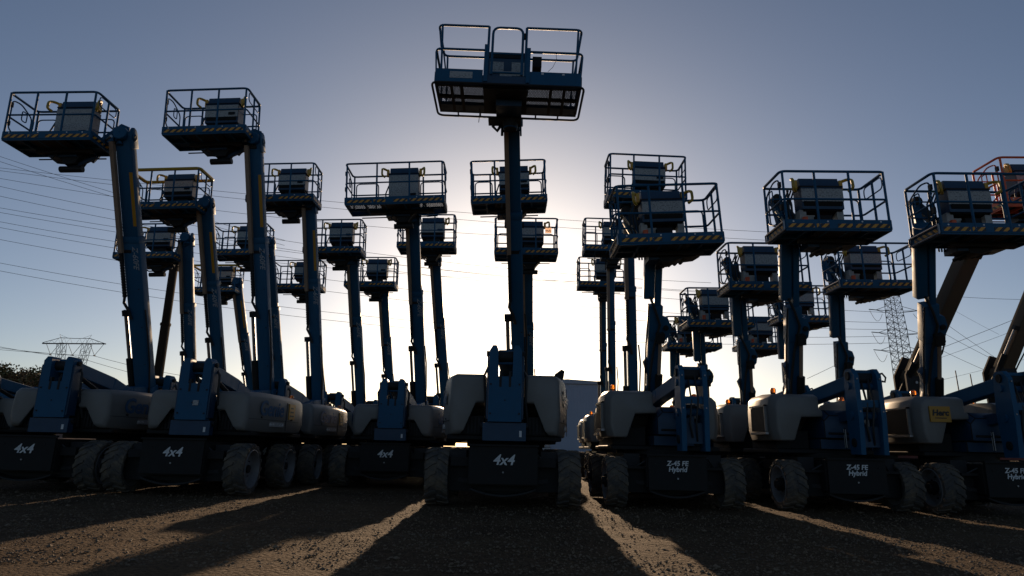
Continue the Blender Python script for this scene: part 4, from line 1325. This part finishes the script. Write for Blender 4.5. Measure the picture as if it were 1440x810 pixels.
    b = MB(); b.tube([(0.66, -D2, 0.32), (0.74, -D2 + 0.02, 0.42), (0.80, -D2, 0.55), (0.79, -D2, 0.66)], 0.004, HOSE); part('wire', b, o)

LIFTS = [
    ('L', 1.83, (-9.70, 12.55, 6.89), (-8.41, 12.63, 7.31), (-8.44, 15.03, 2.00), (-8.53, 11.67), -2.0,
     "leftmost raised boom lift in the front row, platform nearest the photo's left edge"),
    ('L', 1.83, (-6.91, 13.37, 7.52), (-5.97, 13.51, 7.70), (-5.73, 15.31, 2.00), (-5.81, 11.46), -3.4,
     "second raised boom lift from the left in the front row, boom lettered downwards"),
    ('LY', 1.83, (-9.12, 16.00, 6.72), (-8.20, 16.09, 7.10), (-8.08, 18.25, 2.00), (-8.33, 14.85), -3.0,
     "blue boom lift with a thick yellow top rail, directly behind the leftmost front lift"),
    ('L', 1.83, (-11.32, 19.23, 6.31), (-10.24, 19.21, 7.14), (-10.37, 21.25, 2.00), (-10.62, 17.85), -2.0,
     "blue boom lift whose small platform sits just below the thick yellow railed one"),
    ('L', 1.83, (-6.40, 16.79, 7.31), (-5.71, 16.92, 7.49), (-5.38, 18.28, 2.00), (-5.65, 14.97), -2.6,
     "blue boom lift behind the second front lift, striped platform just right of that boom"),
    ('L', 1.83, (-9.24, 20.95, 6.99), (-8.36, 20.97, 7.65), (-8.10, 23.15, 2.00), (-8.35, 19.75), -2.0,
     "blue boom lift with its small platform half hidden by the second front lift's boom"),
    ('LY', 1.83, (-12.14, 25.61, 6.79), (-11.34, 25.65, 7.36), (-10.84, 27.80, 2.00), (-11.09, 24.40), -1.5,
     "far boom lift with yellow top rail and the lowest platform among the leftmost booms"),
    ('L', 1.83, (-5.76, 19.88, 6.81), (-5.29, 20.44, 6.94), (-5.02, 22.11, 2.00), (-5.27, 18.71), -2.0,
     "blue boom lift with platform just left of and below the wide mesh platform"),
    ('L', 2.44, (-2.94, 15.21, 6.68), (-2.61, 15.78, 6.80), (-2.50, 18.48, 2.00), (-2.72, 14.55), -3.2,
     "boom lift with the wide mesh floored platform, left of the tall central lift"),
    ('L', 1.83, (-5.20, 22.99, 6.49), (-4.84, 23.54, 6.67), (-4.55, 25.21, 2.00), (-4.80, 21.81), -1.0,
     "far blue boom lift whose low platform hangs left of the wide mesh platform's boom"),
    ('L', 1.83, (-2.77, 19.82, 7.02), (-2.55, 20.42, 7.00), (-2.18, 22.49, 2.00), (-2.43, 19.09), -1.5,
     "blue boom lift whose platform peeks out right and below the wide left mesh platform"),
    ('L', 1.83, (-8.12, 23.69, 6.52), (-7.80, 24.26, 6.65), (-7.36, 25.90, 2.00), (-7.61, 22.50), -1.5,
     "far blue boom lift, small low platform left of the boom behind the second front lift"),
    ('C', 2.44, (-0.14, 9.99, 6.74), (-0.04, 10.77, 6.85), (0.20, 14.09, 2.00), (-0.08, 10.38), 1.2,
     "tallest boom lift in the middle, its wide mesh platform topping all others"),
    ('L', 1.83, (-0.11, 14.87, 6.64), (-0.00, 15.44, 6.73), (0.33, 18.59, 2.00), (0.08, 15.19), -3.0,
     "boom lift directly behind the tallest one, its platform split by the central boom"),
    ('L', 1.83, (0.39, 18.07, 6.33), (0.48, 18.64, 6.44), (0.69, 22.46, 2.00), (0.44, 19.06), -0.5,
     "boom lift with a pale tag on its rail, low behind the central boom"),
    ('M', 1.83, (3.14, 14.42, 6.64), (2.86, 14.97, 6.81), (3.15, 16.51, 1.80), (3.15, 14.21), 1.4,
     "boom lift with the highest platform right of centre, behind the first hybrid lift"),
    ('R', 1.83, (2.76, 10.97, 4.40), (2.69, 11.51, 4.60), (2.77, 12.84, 1.72), (2.76, 10.84), -3.0,
     "first hybrid boom lift right of the central lift, in the front row"),
    ('M', 1.83, (3.26, 20.32, 7.20), (3.35, 20.92, 7.20), (3.46, 21.86, 1.80), (3.46, 19.56), 0.6,
     "slim boom lift with the upper of two small platforms right of the sun glow"),
    ('M', 1.83, (3.35, 22.94, 6.66), (3.45, 23.51, 6.76), (3.66, 25.27, 1.80), (3.66, 22.97), 0.0,
     "farthest slim boom lift with the lower of two small platforms right of the sun glow"),
    ('R', 1.83, (5.80, 14.27, 4.45), (5.44, 14.86, 4.47), (5.81, 15.98, 1.72), (5.81, 13.68), -0.6,
     "hybrid boom lift with its platform below left of the second front hybrid's platform"),
    ('R', 1.83, (5.61, 10.82, 4.65), (5.20, 11.42, 4.63), (5.57, 12.84, 1.72), (5.69, 10.84), -0.8,
     "second front row hybrid boom lift from the centre, whole striped platform in view"),
    ('R', 1.83, (8.62, 14.90, 4.72), (8.12, 15.51, 4.65), (8.49, 16.60, 1.72), (8.49, 14.30), -0.8,
     "hybrid boom lift with its platform in front of the narrow pylon's top"),
    ('R', 1.83, (8.08, 10.54, 4.54), (7.40, 10.90, 4.65), (8.21, 12.74, 1.72), (8.20, 10.74), -0.6,
     "rightmost front row hybrid boom lift with a yellow lettered sticker on its hood"),
    ('R', 1.83, (5.81, 17.74, 4.26), (5.48, 18.34, 4.26), (5.81, 19.45, 1.72), (5.81, 17.15), -0.8,
     "hybrid boom lift with the upper of two low platforms right of the first hybrid's boom"),
    ('R', 1.83, (6.25, 21.91, 4.30), (5.84, 22.53, 4.24), (6.02, 23.44, 1.72), (6.02, 21.14), -1.0,
     "hybrid boom lift with the lower of two low platforms right of the first hybrid's boom"),
    ('R', 1.83, (8.83, 18.92, 4.69), (8.45, 19.53, 4.62), (8.69, 20.17, 1.72), (8.69, 17.87), -0.8,
     "hybrid boom lift whose console is half hidden behind the second front hybrid's boom"),
    ('R', 1.83, (8.74, 21.91, 4.33), (8.31, 22.52, 4.24), (8.85, 24.35, 1.72), (8.85, 22.05), -0.6,
     "farthest hybrid boom lift, lowest platform, just left of the second front hybrid's boom"),
]
for i, (kind, W, P, T, B, G, roll, label) in enumerate(LIFTS):
    base = (G[0], G[1], 0.0)
    r = empty('boom_lift', base)
    tag(r, label, 'boom lift', 'parked boom lifts with raised booms')
    if kind in ('L', 'LY', 'C'):
        big_lower(r, base, B, kind == 'C')
        if i == 1:
            part('label_plate', MB().box(0.02, 0.12, 0.425, 0.443, 1.55, 1.64, DECAL), r)
        if kind == 'C':
            make_big_boom(r, base, B, T, 0.26, 0.26, letters=None, frac=0.70, strip=False)
            mesh_platform(r, base, P, roll)
            make_jib(r, base, T, P, W, 'under')
            b = MB()
            q = [(0.0, 0.0), (0.06, 0.18), (0.18, 0.27), (0.24, 0.24), (0.22, 0.10), (0.12, 0.0)]
            b.prism(q, 'y', 0.0, 0.03, BLACK)
            part('hood_flap', b, r, (0.84, 1.4, 2.06))
        else:
            side = (T[0] - P[0]) > 0.62
            make_big_boom(r, base, B, T, 0.37 if i == 0 else 0.295, 0.27 if i == 0 else 0.25, strip=i in (0, 1, 2, 4, 6))
            make_platform(r, base, P, W, 'big', None, W < 2 , YELLOW if kind == 'LY' else None, roll, box='tall' if i in (0, 8) else None)
            make_jib(r, base, T, P, W, 'side' if side else 'under')
    elif kind == 'M':
        small_lower(r, base, B, False, False)
        make_big_boom(r, base, B, T, 0.23, 0.23, letters=None, strip=False)
        make_platform(r, base, P, W, 'big', None, True, None, roll)
        make_jib(r, base, T, P, W, 'under')
    else:
        small_lower(r, base, B, 'sticker' in label)
        make_small_boom(r, base, B, T)
        make_platform(r, base, P, W, 'small', None, True, None, roll)
        make_jib(r, base, T, P, W, 'behind')

# cream boomed lifts with red platforms at the right edge, a lone cream boom coloured shadow brown and a stowed lift at the left
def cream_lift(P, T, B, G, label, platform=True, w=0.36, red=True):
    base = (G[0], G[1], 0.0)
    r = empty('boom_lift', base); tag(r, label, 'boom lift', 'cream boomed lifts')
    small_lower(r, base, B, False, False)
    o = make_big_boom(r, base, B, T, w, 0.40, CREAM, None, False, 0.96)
    b = MB(); b0 = Vector(B) - Vector(base)
    q = [(-0.30, -1.6), (0.22, -1.6), (0.34, -0.2), (0.20, 0.55), (-0.05, 0.62), (-0.34, 0.1)]
    for y in (-0.28, 0.22):
        b.prism([(b0.x + x, b0.z + z) for x, z in q], 'y', b0.y + y, b0.y + y + 0.06, DARK)
    for x, z in ((0.0, 0.3), (0.12, 0.0), (-0.1, -0.1), (0.16, -0.5), (0.0, -0.9)):
        b.cyl((b0.x + x, 0, b0.z + z), 0.035, b0.y - 0.31, b0.y + 0.31, GALV, 'y', 8)
    b.box(b0.x - 0.35, b0.x + 0.3, b0.y - 0.25, b0.y + 0.25, 0.95, b0.z - 1.45, DARK)
    part('turret_bracket', b, r)
    b = MB(); b.box(-1.15, 1.15, 0.4, 2.9, 0.88, 1.02, RED_DULL); b.box(-1.0, 1.0, 0.2, 0.4, 0.86, 0.98, RED_DULL); part('red_deck', b, r)
    if platform:
        make_platform(r, base, P, 1.83, 'big', RED, True, None, -1.0)
        make_jib(r, base, T, P, 1.83, 'under')
    return r
cream_lift((11.11, 12.76, 5.97), (10.92, 14.42, 5.84), (10.37, 16.51, 2.82), (10.5, 15.9), 'cream boomed lift carrying a bright red platform, behind the rightmost blue platform')
cream_lift((16.2, 17.6, 7.4), (15.79, 17.45, 7.34), (14.55, 18.98, 3.28), (14.6, 18.2), 'cream arm with a dark bolted bracket cut by the right edge of the photo', True)

base = (-14.7, 26.2, 0.0)
r = empty('boom_lift', base); tag(r, 'boom lift with a lone slim cream boom coloured shadow brown, right of the leftmost boom', 'boom lift', 'cream boomed lifts')
small_lower(r, base, (-14.73, 27.9, 1.8), False, False)
SHADED_CREAM = mat('shaded_cream_boom_paint', (0.03, 0.02, 0.014), 0.85, spec=0.1)  # a cream boom in shadow, its shade put into this dark brown colour
make_big_boom(r, base, (-14.95, 27.4, 1.6), (-14.77, 26.95, 8.40), 0.30, 0.3, SHADED_CREAM, None, False)

base = (-12.9, 15.3, 0.0)
r = empty('boom_lift', base); tag(r, 'stowed boom lift with its lettered boom lying level, at the left edge', 'boom lift', 'stowed boom lifts')
big_lower(r, base, (-12.4, 18.2, 2.0))
b = MB(); b.beam((1.25, 2.5, 2.06), (-6.0, 2.5, 2.04), 0.34, 0.40, BLUE); b.box(0.5, 1.1, 2.3, 2.7, 1.7, 2.3, BLUE_DK)
o = part('boom', b.mesh('boom', 0.02, 1), r)
part('lettering', text_mesh('Z-60FE', 0.26, LETTER, 0.25, 0.006), o, matrix=Matrix.Translation((0.62, 2.322, 2.06)) @ FRONT)
b = MB(); b.beam((1.5, 3.0, 2.28), (0.3, 3.0, 2.38), 0.3, 0.2, BLUE_DK); part('inner_tube', b, o)

# pale tag tied to the rail of the lift behind the central boom
tag(part('rail_tag', MB().box(-0.09, 0.09, -0.004, 0.004, -0.16, 0.0, mat('tag_card', (0.75, 0.52, 0.38), 0.6, trans=0.3)), None, (1.02, 17.62, 7.13)), 'small pale orange tag hanging from the platform rail behind the central boom', 'tag')
